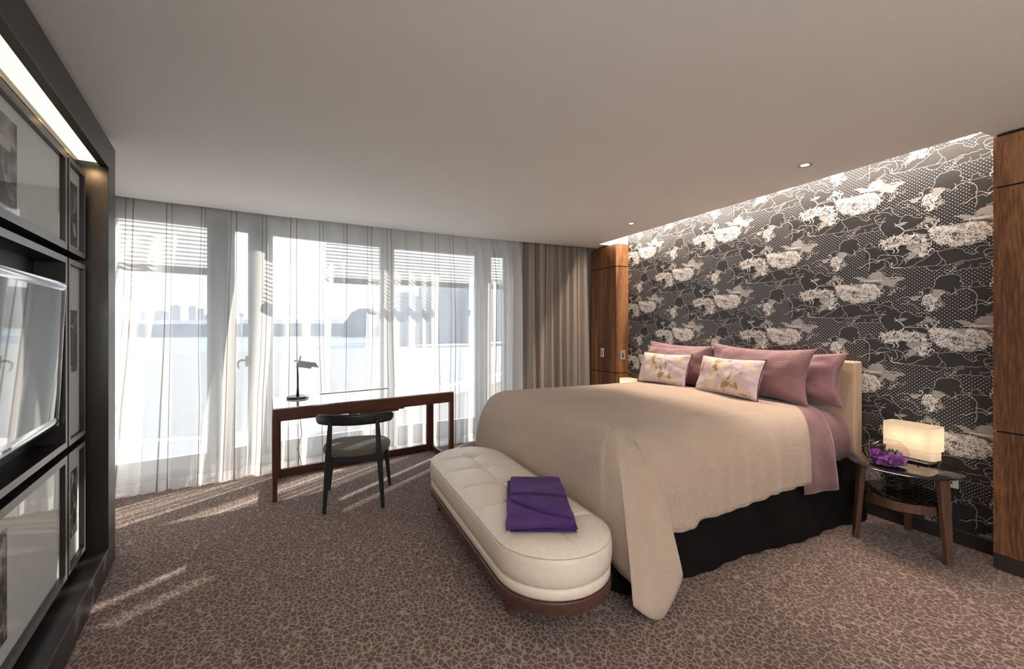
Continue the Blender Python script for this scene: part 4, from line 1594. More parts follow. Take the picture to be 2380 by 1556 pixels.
# desk lamp
lx, ly = -0.157, 4.50
dl = thing('desk_lamp', 'small dark reading lamp with folded metal shade on the left of the desk', 'lamp', (lx, ly, DH + 0.0008), -YAW)
m = MB(); m.lathe([(0.0, 0.0), (0.092, 0.0), (0.095, 0.004), (0.095, 0.015), (0.092, 0.019), (0.0, 0.019)], seg=40); m.build('base', 'lamp_metal', dl, smooth='auto')
m = MB(); m.tube([(0, 0, 0.02), (0, 0, 0.10), (0, 0, 0.33)], [0.013, 0.0085, 0.0075], 12); m.build('stem', 'lamp_metal', dl, smooth=True)
m = MB(); m.tube([(-0.035, 0.0, 0.347), (0.05, -0.02, 0.345), (0.13, -0.04, 0.335)], 0.006, 8); m.build('arm', 'lamp_shade_metal', dl, smooth=True)
m = MB(); m.tube([(0.022, -0.012, 0.345), (0.032, -0.012, 0.395)], 0.0045, 8); m.build('handle', 'lamp_metal', dl, smooth=True)
m = MB()
A = (0.028, -0.015, 0.352); B = (0.185, -0.055, 0.338)
prof = [(-0.055, -0.052), (-0.050, -0.048), (-0.012, -0.005), (0.0, 0.0), (0.012, -0.005), (0.050, -0.048), (0.055, -0.052)]
ax = Vector((B[0] - A[0], B[1] - A[1], 0)).normalized()
sd_ = Vector((-ax.y, ax.x, 0))
for off in (0, 0.0022):
    ra = [Vector(A) + sd_ * p[0] + Vector((0, 0, p[1] - off)) for p in prof]
    rb = [Vector(B) + sd_ * p[0] + Vector((0, 0, p[1] - off)) for p in prof]
    m.rings([ra, rb], closed=False)
m.build('shade', 'lamp_shade_metal', dl)

cb = MB()
cb.tube([(-0.11, 4.60, 0.768), (-0.122, 4.692, 0.769), (-0.13, 4.722, 0.735), (-0.15, 4.76, 0.55), (-0.13, 4.77, 0.36), (-0.17, 4.76, 0.22), (-0.135, 4.74, 0.08), (-0.13, 4.73, 0.012)], 0.0035, 7)
cab = thing('lamp_cable', 'thin pale lamp cable hanging behind the desk to the floor', 'cable', (0, 0, 0))
cb.build('cord', 'blind_rail', cab, smooth=True)
m = MB(); m.box(-0.148, -0.112, 4.712, 4.748, 0.0, 0.06, bev=0.006); m.build('plug', 'black_plastic', cab)

# ---------------------------------------------------------------- chair
chr_ = thing('desk_chair', 'black wooden chair with curved back rail and grey wool seat, drawn up to the desk', 'chair', (0.31, 3.79, 0), -R_(9.8))
for sx_ in (-1, 1):
    m = MB()
    m.bar((sx_ * 0.215, -0.252, 0), (sx_ * 0.188, -0.245, 0.42), 0.026, 0.044, 0.024, 0.040)
    m.bar((sx_ * 0.188, -0.245, 0.42), (sx_ * 0.172, -0.252, 0.70), 0.044, 0.030, 0.040, 0.028)
    m.build('back_leg', 'chair_wood', chr_)
    m = MB()
    m.bar((sx_ * 0.255, 0.255, 0), (sx_ * 0.215, 0.215, 0.425), 0.024, 0.042, 0.024, 0.040)
    m.build('front_leg', 'chair_wood', chr_)
m = MB()
m.bar((-0.17, -0.235, 0.395), (0.17, -0.235, 0.395), 0.045, 0.045, 0.022, 0.022, (0, 0, 1))
m.bar((-0.20, 0.205, 0.395), (0.20, 0.205, 0.395), 0.045, 0.045, 0.022, 0.022, (0, 0, 1))
m.bar((-0.19, -0.235, 0.395), (-0.21, 0.21, 0.395), 0.045, 0.045, 0.022, 0.022, (0, 0, 1))
m.bar((0.19, -0.235, 0.395), (0.21, 0.21, 0.395), 0.045, 0.045, 0.022, 0.022, (0, 0, 1))
m.build('seat_frame', 'chair_wood', chr_)
m = MB()
rings = []
for k in range(33):
    t = -1 + 2 * k / 32
    a = t * R_(66)
    x, y = 0.288 * math.sin(a) / math.sin(R_(66)), -0.270 + 0.135 * (1 - math.cos(a)) / (1 - math.cos(R_(66)))
    tx_, ty_ = 0.288 * math.cos(a) / math.sin(R_(66)), 0.135 * math.sin(a) / (1 - math.cos(R_(66)))
    l_ = math.hypot(tx_, ty_)
    nx, ny = -ty_ / l_, tx_ / l_
    e = max(0.0, abs(t) - 0.86) / 0.14
    hh = 0.045 * (1 - 0.62 * e ** 2) * (0.8 + 0.2 * math.cos(t * 1.4))
    th = 0.013 * (1 - 0.4 * e ** 2)
    zc = 0.708 - 0.004 * t * t
    r = []
    for q in range(12):
        b_ = 2 * PI * q / 12
        cx_, sz_ = math.cos(b_), math.sin(b_)
        px_ = math.copysign(abs(cx_) ** 0.5, cx_) * th
        pz_ = math.copysign(abs(sz_) ** 0.7, sz_) * hh
        px_ += -0.08 * pz_
        r.append((x + nx * px_, y + ny * px_, zc + pz_))
    rings.append(r)
m.rings(rings)
m.build('back_rail', 'chair_wood', chr_, smooth=True)
m = MB()


def seat_ring(sc, z):
    r = []
    for k in range(48):
        a = 2 * PI * k / 48
        c, s = math.cos(a), math.sin(a)
        p = 2.6
        rr = (abs(c) ** p + abs(s) ** p) ** (-1 / p)
        wx_ = 0.262 + 0.022 * (s * rr)
        r.append((c * rr * wx_ * sc, 0.002 + s * rr * 0.255 * sc, z))
    return r


m.rings([seat_ring(0.90, 0.412), seat_ring(0.985, 0.418), seat_ring(1.0, 0.432), seat_ring(0.985, 0.450), seat_ring(0.93, 0.463), seat_ring(0.80, 0.471), seat_ring(0.5, 0.478), seat_ring(0.1, 0.480)])
m.build('seat_pad', 'seat_wool', chr_, smooth=True)

# ---------------------------------------------------------------- bench at the foot of the bed
BX, BY0, BY1, BR = 1.090, 1.915, 3.195, 0.300
be = thing('upholstered_bench', 'long round-ended cream leather bench on a brown wooden base, at the foot of the bed', 'bench', (BX, (BY0 + BY1) / 2, 0))
HB = (BY1 - BY0) / 2


def stadium(sc, z, k=20):
    r = BR + sc
    p = []
    for q in range(k + 1):
        a = PI + PI * q / k
        p.append((r * math.cos(a), -HB + r * math.sin(a), z))
    for q in range(1, 12):
        p.append((r, -HB + 2 * HB * q / 12, z))
    for q in range(k + 1):
        a = PI * q / k
        p.append((r * math.cos(a), HB + r * math.sin(a), z))
    for q in range(1, 12):
        p.append((-r, HB - 2 * HB * q / 12, z))
    return p


m = MB(); m.rings([stadium(-0.012, 0.146), stadium(-0.002, 0.147), stadium(0, 0.151), stadium(0, 0.197), stadium(-0.004, 0.202), stadium(-0.03, 0.203)]); m.build('base_band', 'bench_wood', be, smooth='auto')
m = MB(); m.rings([stadium(-0.03, 0.202), stadium(-0.012, 0.204), stadium(-0.004, 0.215), stadium(-0.003, 0.242), stadium(-0.010, 0.255), stadium(-0.03, 0.259)]); m.build('lower_roll', 'leather', be, smooth=True)
for (x, y) in ((-0.205, -HB + 0.035), (0.205, -HB + 0.035), (-0.205, HB + 0.10), (0.205, HB + 0.10)):
    m = MB(); m.bar((x, y, 0.147), (x, y, 0.0), 0.05, 0.042, 0.06, 0.05, (1, 0, 0)); m.build('leg', 'bench_wood', be)
SEAMS = [-HB - 0.02 + k * 0.28 for k in range(5)] + [HB + 0.02]
SEAMS = [-HB + 0.02, -HB + 0.34, -HB + 0.66, -HB + 0.98, HB - 0.02]


def bench_z(x, y):
    """height of the cushion top at bench coordinates"""
    dy = max(0, abs(y) - HB)
    wv = math.sqrt(max(1e-6, BR ** 2 - dy ** 2)) if dy < BR else 1e-3
    u = max(-1, min(1, x / wv))
    edge = min(1.0, (BR - math.hypot(x, dy)) / 0.11) if BR > math.hypot(x, dy) else 0
    z = 0.392 + 0.040 * math.sin(PI / 2 * max(0, edge)) ** 0.8
    g = 0
    gu = math.exp(-(x / 0.008) ** 2) * 0.8 + math.exp(-(x / 0.045) ** 2) * 0.5
    g += 0.008 * gu * min(1, edge)
    best = min(abs(y - s) for s in SEAMS)
    g += (0.008 * math.exp(-(best / 0.008) ** 2) + 0.006 * math.exp(-(best / 0.05) ** 2)) * min(1, edge * 1.2)
    g += 0.018 * math.exp(-(best ** 2 + x ** 2) / 0.0022)
    return z - g


m = MB()
m.rings([stadium(-0.03, 0.258), stadium(-0.010, 0.260), stadium(0.0, 0.272), stadium(0.004, 0.315), stadium(0.003, 0.365), stadium(-0.001, 0.384), stadium(-0.004, 0.391), stadium(-0.02, 0.392)], cap=False)
nu, nv = 81, 260


def benchtop(i, j):
    u = -1 + 2 * i / (nu - 1)
    y = -(HB + BR - 0.0042) + 2 * (HB + BR - 0.0042) * (0.5 - 0.5 * math.cos(PI * j / (nv - 1))) if False else 0
    t = j / (nv - 1)
    s = t * 2 - 1
    y = (HB + BR - 0.004) * (math.sin(s * PI / 2) * 0.35 + s * 0.65)
    dy = max(0, abs(y) - HB)
    wv = math.sqrt(max(0, (BR - 0.004) ** 2 - dy ** 2))
    x = wv * math.sin(u * PI / 2 * 0.9999)
    return (x, y, bench_z(x, y))


m.grid(benchtop, nu, nv)
m.build('seat_cushion', 'leather', be, smooth=True)
m = MB()
pts = stadium(-0.0035, 0.3905)
m.tube(pts + pts[:2], 0.0022, 6)
m.build('piping', 'leather', be, smooth=True)

# folded purple throw
th_ = thing('throw_blanket', 'folded purple wool throw lying on the cream bench', 'blanket', (1.118, 2.105, 0), -R_(24))
cA, sA = math.cos(-R_(24)), math.sin(-R_(24))


def on_bench(x, y):
    wx_, wy_ = 1.118 + x * cA - y * sA, 2.105 + x * sA + y * cA
    return bench_z(max(-0.27, min(0.27, wx_ - BX)), wy_ - (BY0 + BY1) / 2)


def base_h(x, y):
    s = 0
    for dx in (-0.05, 0, 0.05):
        for dy in (-0.05, 0, 0.05):
            s = max(s, on_bench(x + dx, y + dy))
    return s


m = MB()


def pad(x0, x1, y0, y1, zo, thick, skew=(0, 0, 0, 0), seed=0, yfun=None, n1=22, n2=34):
    """a soft folded layer: closed shell with rounded rim"""
    def P(i, j, top):
        u, v = i / (n1 - 1), j / (n2 - 1)
        x = x0 + (x1 - x0) * u
        ya, yb = y0 + skew[0] * (1 - u) + skew[1] * u, y1 + skew[2] * (1 - u) + skew[3] * u
        if yfun:
            ya += yfun(u)
        y = ya + (yb - ya) * v
        x += 0.006 * nz3(y * 9, seed, 0) + 0.012 * (0.5 - v) * (u - 0.5)
        e = min(1, min(u, 1 - u) * (x1 - x0) / 0.014, min(v, 1 - v) * (yb - ya) / 0.014)
        r = math.sqrt(max(0, 1 - (1 - e) ** 2))
        mid = base_h(x, y) + 0.003 + zo + thick / 2 + 0.005 * nz3(x * 8, y * 8, seed)
        return (x, y, mid + (thick / 2) * r * (1 if top else -1))
    m.grid(lambda i, j: P(i, j, True), n1, n2)
    m.grid(lambda i, j: P(i, j, False), n1, n2)


pad(-0.155, 0.160, -0.325, 0.30, 0.000, 0.011, (0.012, 0.0, 0, 0), 1)
pad(-0.145, 0.168, -0.318, 0.305, 0.011, 0.011, (0.02, 0.004, 0, 0), 2)
pad(-0.175, 0.165, -0.330, 0.310, 0.021, 0.010, (-0.012, 0.03, 0, 0), 3)
pad(-0.160, 0.150, -0.335, 0.325, 0.030, 0.009, (0.33, 0.10, -0.01, 0.01), 5, lambda u: 0.012 * math.sin(5 * u))
pad(-0.155, 0.158, 0.02, 0.328, 0.038, 0.012, (0.03, 0.0, 0.0, 0.0), 7, lambda u: 0.02 * math.sin(PI * u * 1.1))
m.tube([(-0.150 + 0.30 * t, -0.012 - 0.225 * t - 0.02 * math.sin(PI * t), base_h(-0.15 + 0.30 * t, -0.012 - 0.225 * t) + 0.044 - 0.004 * t) for t in [k / 14 for k in range(15)]], [0.004 + 0.010 * math.sin(PI * k / 14) for k in range(15)], 10, squash=0.8)
m.build('folded_cloth', 'purple_wool', th_, smooth=True)

# ---------------------------------------------------------------- bed
bd = thing('bed', 'wide bed with low beige upholstered headboard and black skirt', 'bed', (2.62, 2.9, 0))
OB = Vector((2.62, 2.9, 0))


def loc_build(m, name, mat, parent, origin, **kw):
    m.v = [(p[0] - origin[0], p[1] - origin[1], p[2] - origin[2]) for p in m.v]
    return m.build(name, mat, parent, **kw)


m = MB(); m.box(3.722, 3.822, 1.893, 3.907, 0.06, 1.160, bev=0.014)
loc_build(m, 'headboard', 'headboard_fabric', bd, OB)


def rrect(x0, x1, y0, y1, r, z, k=8):
    p = []
    for cx_, cy_, a0 in ((x1 - r, y1 - r, 0), (x0 + r, y1 - r, PI / 2), (x0 + r, y0 + r, PI), (x1 - r, y0 + r, 1.5 * PI)):
        for q in range(k + 1):
            a = a0 + PI / 2 * q / k
            p.append((cx_ + r * math.cos(a), cy_ + r * math.sin(a), z))
    return p


m = MB()
mr = []
for z, ins in ((0.42, 0.02), (0.43, 0.0), (0.60, 0.0), (0.68, 0.012), (0.73, 0.042), (0.765, 0.09), (0.785, 0.15), (0.795, 0.25)):
    ring = rrect(1.50 + ins, 3.716 - ins * 0.15, 1.895 + ins, 3.905 - ins, 0.07, z, 8)
    mr.append([(p[0], p[1] + (0.010 * nz3(p[0] * 9, z * 3, 2) if p[1] < 2.0 else 0), p[2]) for p in ring])
m.rings(mr)
loc_build(m, 'mattress', 'mauve_satin', bd, OB, smooth=True)
m = MB()
path = []
for k in range(120):
    path.append((3.70 - (3.70 - 1.60) * k / 119, 1.865, 0, -1))
for k in range(1, 12):
    a = PI / 2 * k / 12
    path.append((1.60 - 0.12 * math.sin(a), 1.985 - 0.12 * math.cos(a), -math.sin(a), -math.cos(a)))
for k in range(60):
    path.append((1.48, 1.985 + (3.815 - 1.985) * k / 59, -1, 0))
for k in range(1, 12):
    a = PI / 2 * k / 12
    path.append((1.60 - 0.12 * math.cos(a), 3.815 + 0.12 * math.sin(a), -math.cos(a), math.sin(a)))
for k in range(60):
    path.append((1.60 + (3.70 - 1.60) * k / 59, 3.935, 0, 1))
nz_ = 12


def skirt(i, j):
    x, y, nx, ny = path[i]
    q = j / (nz_ - 1)
    low = 1 - q
    s = i * 0.018
    o = 0.052 * low + 0.016 * low * math.sin(s * 9 + 1.2 * math.sin(s * 3)) + 0.006 * math.sin(s * 31 + 2 * low)
    if i < 26 and ny < 0:
        o += 0.012 * math.sin(q * 9 + i * 0.35) * (1 - i / 26)
    return (x + nx * o, y + ny * o, 0.004 + 0.45 * q)


m.grid(skirt, len(path), nz_)
loc_build(m, 'bed_skirt', 'skirt_fabric', bd, OB, smooth=True)
m = MB(); m.box(1.52, 3.71, 1.91, 3.89, 0.10, 0.415); loc_build(m, 'bed_base', 'skirt_fabric', bd, OB)


def ztop(x, y):
    cx_, cy_ = (x - 1.62) / 1.9, (y - 2.9) / 0.86
    d = 0.818 + 0.020 * max(0, 1 - cy_ ** 2) * min(1, max(0, cx_ * 3 + 0.25))
    return d + 0.010 * nz3(x * 2.3, y * 2.9, 0.3) + 0.0045 * nz3(x * 6 + y * 3, y * 7, 3.3)


IX0, IX1, IY0, IY1 = 1.64, 3.325, 2.09, 3.72
HEM = [(1.55, .30), (1.776, .287), (1.956, .283), (1.99, .315), (2.134, .324), (2.557, .347), (2.592, .37), (2.839, .364), (2.86, .38), (3.03, .375)]
ST = []      # perimeter stations: inner point, control, hem
nN = 70
for k in range(nN):
    t = k / (nN - 1)
    x = IX1 + (IX0 - IX1) * t
    xh = 3.008 + (1.70 - 3.008) * t
    xc = 3.075 + (1.66 - 3.075) * t
    wv = 0.010 * math.sin(xh * 21) * math.sin(xh * 5 + 1) + 0.004 * math.sin(xh * 47)
    f = max(0, (t - 0.9) / 0.1)
    ST.append(((x, IY0), (xc, 1.825 + 0.02 * f, 0.826), (xh, 1.786 + wv + 0.03 * f, interp(HEM, xh))))
corner = [((1.655, 1.845, 0.822), (1.62, 1.825, 0.30)),
          ((1.645, 1.846, 0.820), (1.655, 1.742, 0.235)),
          ((1.632, 1.848, 0.818), (1.705, 1.655, 0.175)),
          ((1.615, 1.852, 0.816), (1.690, 1.632, 0.135)),
          ((1.590, 1.860, 0.814), (1.605, 1.612, 0.055)),
          ((1.565, 1.872, 0.812), (1.528, 1.595, 0.010)),
          ((1.540, 1.888, 0.812), (1.455, 1.595, 0.030)),
          ((1.520, 1.905, 0.813), (1.390, 1.606, 0.080)),
          ((1.505, 1.920, 0.814), (1.366, 1.618, 0.112)),
          ((1.490, 1.945, 0.818), (1.405, 1.672, 0.160)),
          ((1.468, 1.985, 0.822), (1.419, 1.785, 0.158)),
          ((1.448, 2.040, 0.826), (1.424, 1.900, 0.185))]


def cr(p, q, i, t):
    n_ = len(p)
    a, b_, c, d = p[max(i - 1, 0)], p[i], p[i + 1], p[min(i + 2, n_ - 1)]
    return tuple(0.5 * (2 * b_[k] + (c[k] - a[k]) * t + (2 * a[k] - 5 * b_[k] + 4 * c[k] - d[k]) * t * t + (3 * b_[k] - a[k] - 3 * c[k] + d[k]) * t ** 3) for k in range(len(b_)))


c1, c2 = [c[0] for c in corner], [c[1] for c in corner]
NEARC = [len(ST), len(ST) + 5 * (len(corner) - 1)]
for i in range(len(corner) - 1):
    for q in range(5):
        ST.append(((IX0, IY0), cr(c1, None, i, q / 5), cr(c2, None, i, q / 5)))
nF = 60
for k in range(nF):
    t = k / (nF - 1)
    y = IY0 + (IY1 - IY0) * t
    yh = 1.94 + (3.80 - 1.94) * t
    wv = 0.008 * math.sin(yh * 17) * math.sin(yh * 3)
    ST.append(((IX0, y), (1.437 + 0.004 * math.sin(yh * 9), yh * 0.7 + y * 0.3, 0.828), (1.424 + wv * 0.5, yh, 0.20 + 0.01 * math.sin(yh * 8))))
for c, h in (((1.45, 3.86, 0.815), (1.424, 3.88, 0.18)), ((1.47, 3.93, 0.80), (1.405, 3.98, 0.12)), ((1.53, 3.95, 0.79), (1.44, 4.05, 0.10)), ((1.62, 3.955, 0.80), (1.60, 4.02, 0.22))):
    ST.append(((IX0, IY1), c, h))
nR = 50
for k in range(nR):
    t = k / (nR - 1)
    x = IX0 + (IX1 + 0.06 - IX0) * t
    ST.append(((min(x, IX1), IY1), (x, 3.975, 0.826), (1.68 + (3.2 - 1.68) * t, 4.01 + 0.01 * math.sin(x * 18), 0.30)))
nq = 26
m = MB()


def cov(i, j):
    (x, y), c, h = ST[i]
    p0 = (x, y, ztop(x, y))
    t = j / (nq - 1)
    t = t ** 0.9
    lk = 0.75 if not NEARC[0] <= i < NEARC[1] else 0.75 - 0.32 * math.sin(PI * (i - NEARC[0]) / (NEARC[1] - NEARC[0])) ** 2
    c2_ = (c[0] + (h[0] - c[0]) * lk, c[1] + (h[1] - c[1]) * lk, c[2] + (h[2] - c[2]) * 0.42)
    p = [(1 - t) ** 3 * p0[k] + 3 * t * (1 - t) ** 2 * c[k] + 3 * t * t * (1 - t) * c2_[k] + t ** 3 * h[k] for k in range(3)]
    s = 0.006 * t * (1 - 0.3 * t)
    p[1] += s * nz3(p[0] * 5, p[2] * 4, 5)
    return tuple(p)


def cov_uv(i, j):
    (x, y), c, h = ST[i]
    dx, dy = h[0] - x, h[1] - y
    l_ = math.hypot(dx, dy) or 1
    a = 0.95 * math.sqrt((h[0] - x) ** 2 + (h[1] - y) ** 2 + (h[2] - .82) ** 2) * j / (nq - 1)
    return (x + dx / l_ * a, y + dy / l_ * a)


m.grid(cov, len(ST), nq, uv=cov_uv)
gx, gy = 70, 60
m.grid(lambda i, j: (IX0 + (IX1 - IX0) * i / (gx - 1), IY0 + (IY1 - IY0) * j / (gy - 1), ztop(IX0 + (IX1 - IX0) * i / (gx - 1), IY0 + (IY1 - IY0) * j / (gy - 1))), gx, gy,
       uv=lambda i, j: (IX0 + (IX1 - IX0) * i / (gx - 1), IY0 + (IY1 - IY0) * j / (gy - 1)))
cv = m.build('coverlet', 'coverlet_weave', smooth=True)
bm = bmesh.new()
bm.from_mesh(cv.data)
bmesh.ops.remove_doubles(bm, verts=bm.verts[:], dist=0.0008)
bmesh.ops.recalc_face_normals(bm, faces=bm.faces[:])
up_ = sum(f.normal.z * f.calc_area() for f in bm.faces)
if up_ < 0:
    bmesh.ops.reverse_faces(bm, faces=bm.faces[:])
bm.to_mesh(cv.data)
bm.free()
for p in cv.data.polygons:
    p.use_smooth = True
sm = cv.modifiers.new('thickness', 'SOLIDIFY')
sm.thickness = 0.006
sm.offset = -1
tag(cv, 'beige woven coverlet spread over the bed, one corner hanging to the carpet', 'bedspread')

# mauve top sheet folded below the coverlet, hanging on the near side
m = MB()
ns_, nt_ = 30, 44


def sheet(i, j):
    u = i / (ns_ - 1)
    t = j / (nt_ - 1)           # 0 at middle of the bed, 1 at hem
    x = 2.96 + (3.325 - 2.96) * u
    xt = 3.10 + (3.50 - 3.10) * u
    if t < 0.55:
        k = t / 0.55
        y = 3.70 + (2.08 - 3.70) * k
        xx = xt
        z = 0.8075 + 0.012 * max(0, 1 - ((y - 2.9) / .86) ** 2) + 0.003 * nz3(xx * 8, y * 6, 2)
        return (xx, y, z)
    k = (t - 0.55) / 0.45
    p0, c, h = (xt, 2.08, 0.8075), (x + 0.02, 1.842, 0.814), (x, 1.802 - 0.012 * u, 0.305 - 0.012 * u)
    p = [(1 - k) ** 2 * p0[q] + 2 * k * (1 - k) * c[q] + k * k * h[q] for q in range(3)]
    f = k * (1 - k) * 4
    p[1] += (0.010 * math.sin(u * 9 + 3 * k) * k + 0.012 * nz3(p[0] * 10, p[2] * 6, 4) * k) * (0.3 + 0.7 * u)
    p[0] += 0.012 * u * math.sin(k * 5)
    return tuple(p)


m.grid(sheet, ns_, nt_)
sh = m.build('top_sheet', 'mauve_satin', smooth=True)
sm = sh.modifiers.new('thickness', 'SOLIDIFY')
sm.thickness = 0.005
sm.offset = 0
tag(sh, 'mauve satin sheet hanging between the coverlet and the headboard on the near side', 'sheet')


def pillow(name, label, mats, W, Hh, Tt, base, lean, yaw=0.0, roll=0.0, seed=0, group=None, pinch=0.11, piping=None, flange=0.0):
    """stands on its long edge; base is the middle of the lower edge, leaning towards +x by `lean`"""
    t = thing(name, label, 'pillow' if 'pillow' in name else 'cushion', base, 0, group)
    n1, n2 = 45, 33
    Mx = Matrix.Rotation(yaw, 3, 'Z') @ Matrix.Rotation(lean, 3, 'Y') @ Matrix.Rotation(roll, 3, 'X') @ Matrix.Rotation(-PI / 2, 3, 'Z')

    def P(u, v, sgn):
        au, av = abs(u), abs(v)
        prof = max(0, (1 - au ** 3.2)) ** 0.55 * max(0, (1 - av ** 2.8)) ** 0.6
        th = Tt / 2 * prof
        sag = 0.10 * (1 - (v + 1) / 2) * (1 - au ** 2)
        x = W / 2 * u * (1 - pinch * (1 - v * v) * au ** 2)
        z = Hh / 2 + Hh / 2 * v * (1 - pinch * 1.2 * (1 - u * u) * av ** 2)
        wr_ = 0.016 * nz3(x * 7 + seed, z * 9, sgn) + 0.010 * nz3(x * 16 + seed, z * 16, sgn * 2)
        cw = (au * av) ** 2
        wr_ += 0.018 * math.sin((u * 9 - v * 7) * sgn + seed) * cw * 0.7
        y = sgn * (th * (1 + sag)) + wr_ * min(1, prof * 2.2)
        return (x, y, z)
    m = MB()
    m.grid(lambda i, j: P(math.sin(PI / 2 * (-1 + 2 * i / (n1 - 1))), math.sin(PI / 2 * (-1 + 2 * j / (n2 - 1))), -1), n1, n2)
    m.grid(lambda i, j: P(math.sin(PI / 2 * (-1 + 2 * i / (n1 - 1))), math.sin(PI / 2 * (-1 + 2 * j / (n2 - 1))), 1), n1, n2)
    o = m.build('case' if piping is None else 'cover', mats, t, smooth=True)
    bm = bmesh.new()
    bm.from_mesh(o.data)
    bmesh.ops.remove_doubles(bm, verts=bm.verts[:], dist=0.0004)
    bmesh.ops.recalc_face_normals(bm, faces=bm.faces[:])
    bm.to_mesh(o.data)
    bm.free()
    o.data.polygons.foreach_set('use_smooth', [True] * len(o.data.polygons))
    o.rotation_euler = Mx.to_euler()
    if piping:
        m = MB()
        ring = []
        for k in range(120):
            s = k / 120 * 4
            e, f = int(s), s - int(s)
            u, v = [(-1 + 2 * f, -1), (1, -1 + 2 * f), (1 - 2 * f, 1), (-1, 1 - 2 * f)][e]
            u, v = math.sin(PI / 2 * u), math.sin(PI / 2 * v)
            p = P(u, v, 1)
            ring.append((p[0], 0.0, p[2]))
        m.tube(ring + ring[:2], 0.0055, 7)
        o2 = m.build('piping', piping, t, smooth=True)
        o2.rotation_euler = Mx.to_euler()
    return t


GP = 'mauve pillows against the headboard'
pillow('bed_pillow', 'plain mauve pillow at the far end of the headboard, nearest the switches', 'mauve_satin', 0.96, 0.45, 0.17, (3.600, 3.56, 0.808), 0.16, 0.02, 0.03, 1, GP)
pillow('bed_pillow', 'plain mauve pillow at the near end, resting on the headboard behind the ribbed one', 'mauve_satin', 0.96, 0.42, 0.17, (3.585, 2.375, 0.808), 0.20, -0.03, -0.02, 4, GP)
pillow('bed_pillow', 'ribbed mauve pillow mostly hidden by the left patterned cushion', 'mauve_ribbed', 0.86, 0.42, 0.16, (3.455, 3.46, 0.812), 0.20, 0.05, -0.03, 7, GP)
pillow('bed_pillow', 'large ribbed mauve pillow with raised corner behind the right patterned cushion', 'mauve_ribbed', 0.98, 0.46, 0.18, (3.440, 2.54, 0.812), 0.18, -0.02, 0.02, 9, GP, 0.13)
GC = 'patterned cushions with purple piping'
pillow('scatter_cushion', 'pink and gold flowered cushion farther from the lamp', 'jacquard', 0.66, 0.34, 0.15, (3.275, 3.46, 0.826), 0.30, 0.04, 0.0, 12, GC, 0.075, 'purple_piping')
pillow('scatter_cushion', 'pink and gold flowered cushion nearer the lamp', 'jacquard', 0.68, 0.345, 0.15, (3.235, 2.655, 0.826), 0.30, -0.08, 0.0, 15, GC, 0.075, 'purple_piping')

# ---------------------------------------------------------------- bedside tables
def bedside(loc, rot, label):
    t = thing('bedside_table', label, 'table', loc, rot)
    m = MB(); m.lathe([(0.0, 0.508), (0.282, 0.508), (0.288, 0.511), (0.288, 0.516), (0.282, 0.520), (0.0, 0.520)], seg=64); m.build('glass_top', 'table_glass', t, smooth='auto')
    for k, (a, r) in enumerate(((R_(138), 0.268), (R_(249.6), 0.272), (R_(18.8), 0.272))):
        m = MB()
        dx, dy = math.cos(a), math.sin(a)
        m.bar((dx * r, dy * r, 0), (dx * (r - 0.034), dy * (r - 0.034), 0.507), 0.042, 0.066, 0.030, 0.034, (-dy, dx, 0))
        m.build('leg', 'table_wood', t)
    m = MB(); m.lathe([(0.0, 0.328), (0.225, 0.328), (0.228, 0.331), (0.225, 0.334), (0.0, 0.334)], seg=48); m.build('lower_shelf', 'table_glass', t, smooth='auto')
    m = MB()
    rs = []
    for q in range(64):
        a = 2 * PI * q / 64
        rs.append([(r * math.cos(a), r * math.sin(a), z) for r, z in ((0.205, 0.272), (0.222, 0.272), (0.222, 0.3275), (0.205, 0.3275))])
    rs.append(rs[0])
    m.rings(rs, cap=False)
    m.build('shelf_ring', 'table_wood', t, smooth='auto')
    return t


NS = (3.530, 1.512)
bedside((NS[0], NS[1], 0), 0, 'round black glass bedside table on brown wooden legs beside the near side of the bed')
bedside((3.53, 4.29, 0), R_(20), 'dark bedside table almost hidden behind the far side of the bed')


def rr_ring(hx, hy, r, z, k=6):
    return rrect(-hx, hx, -hy, hy, r, z, k)


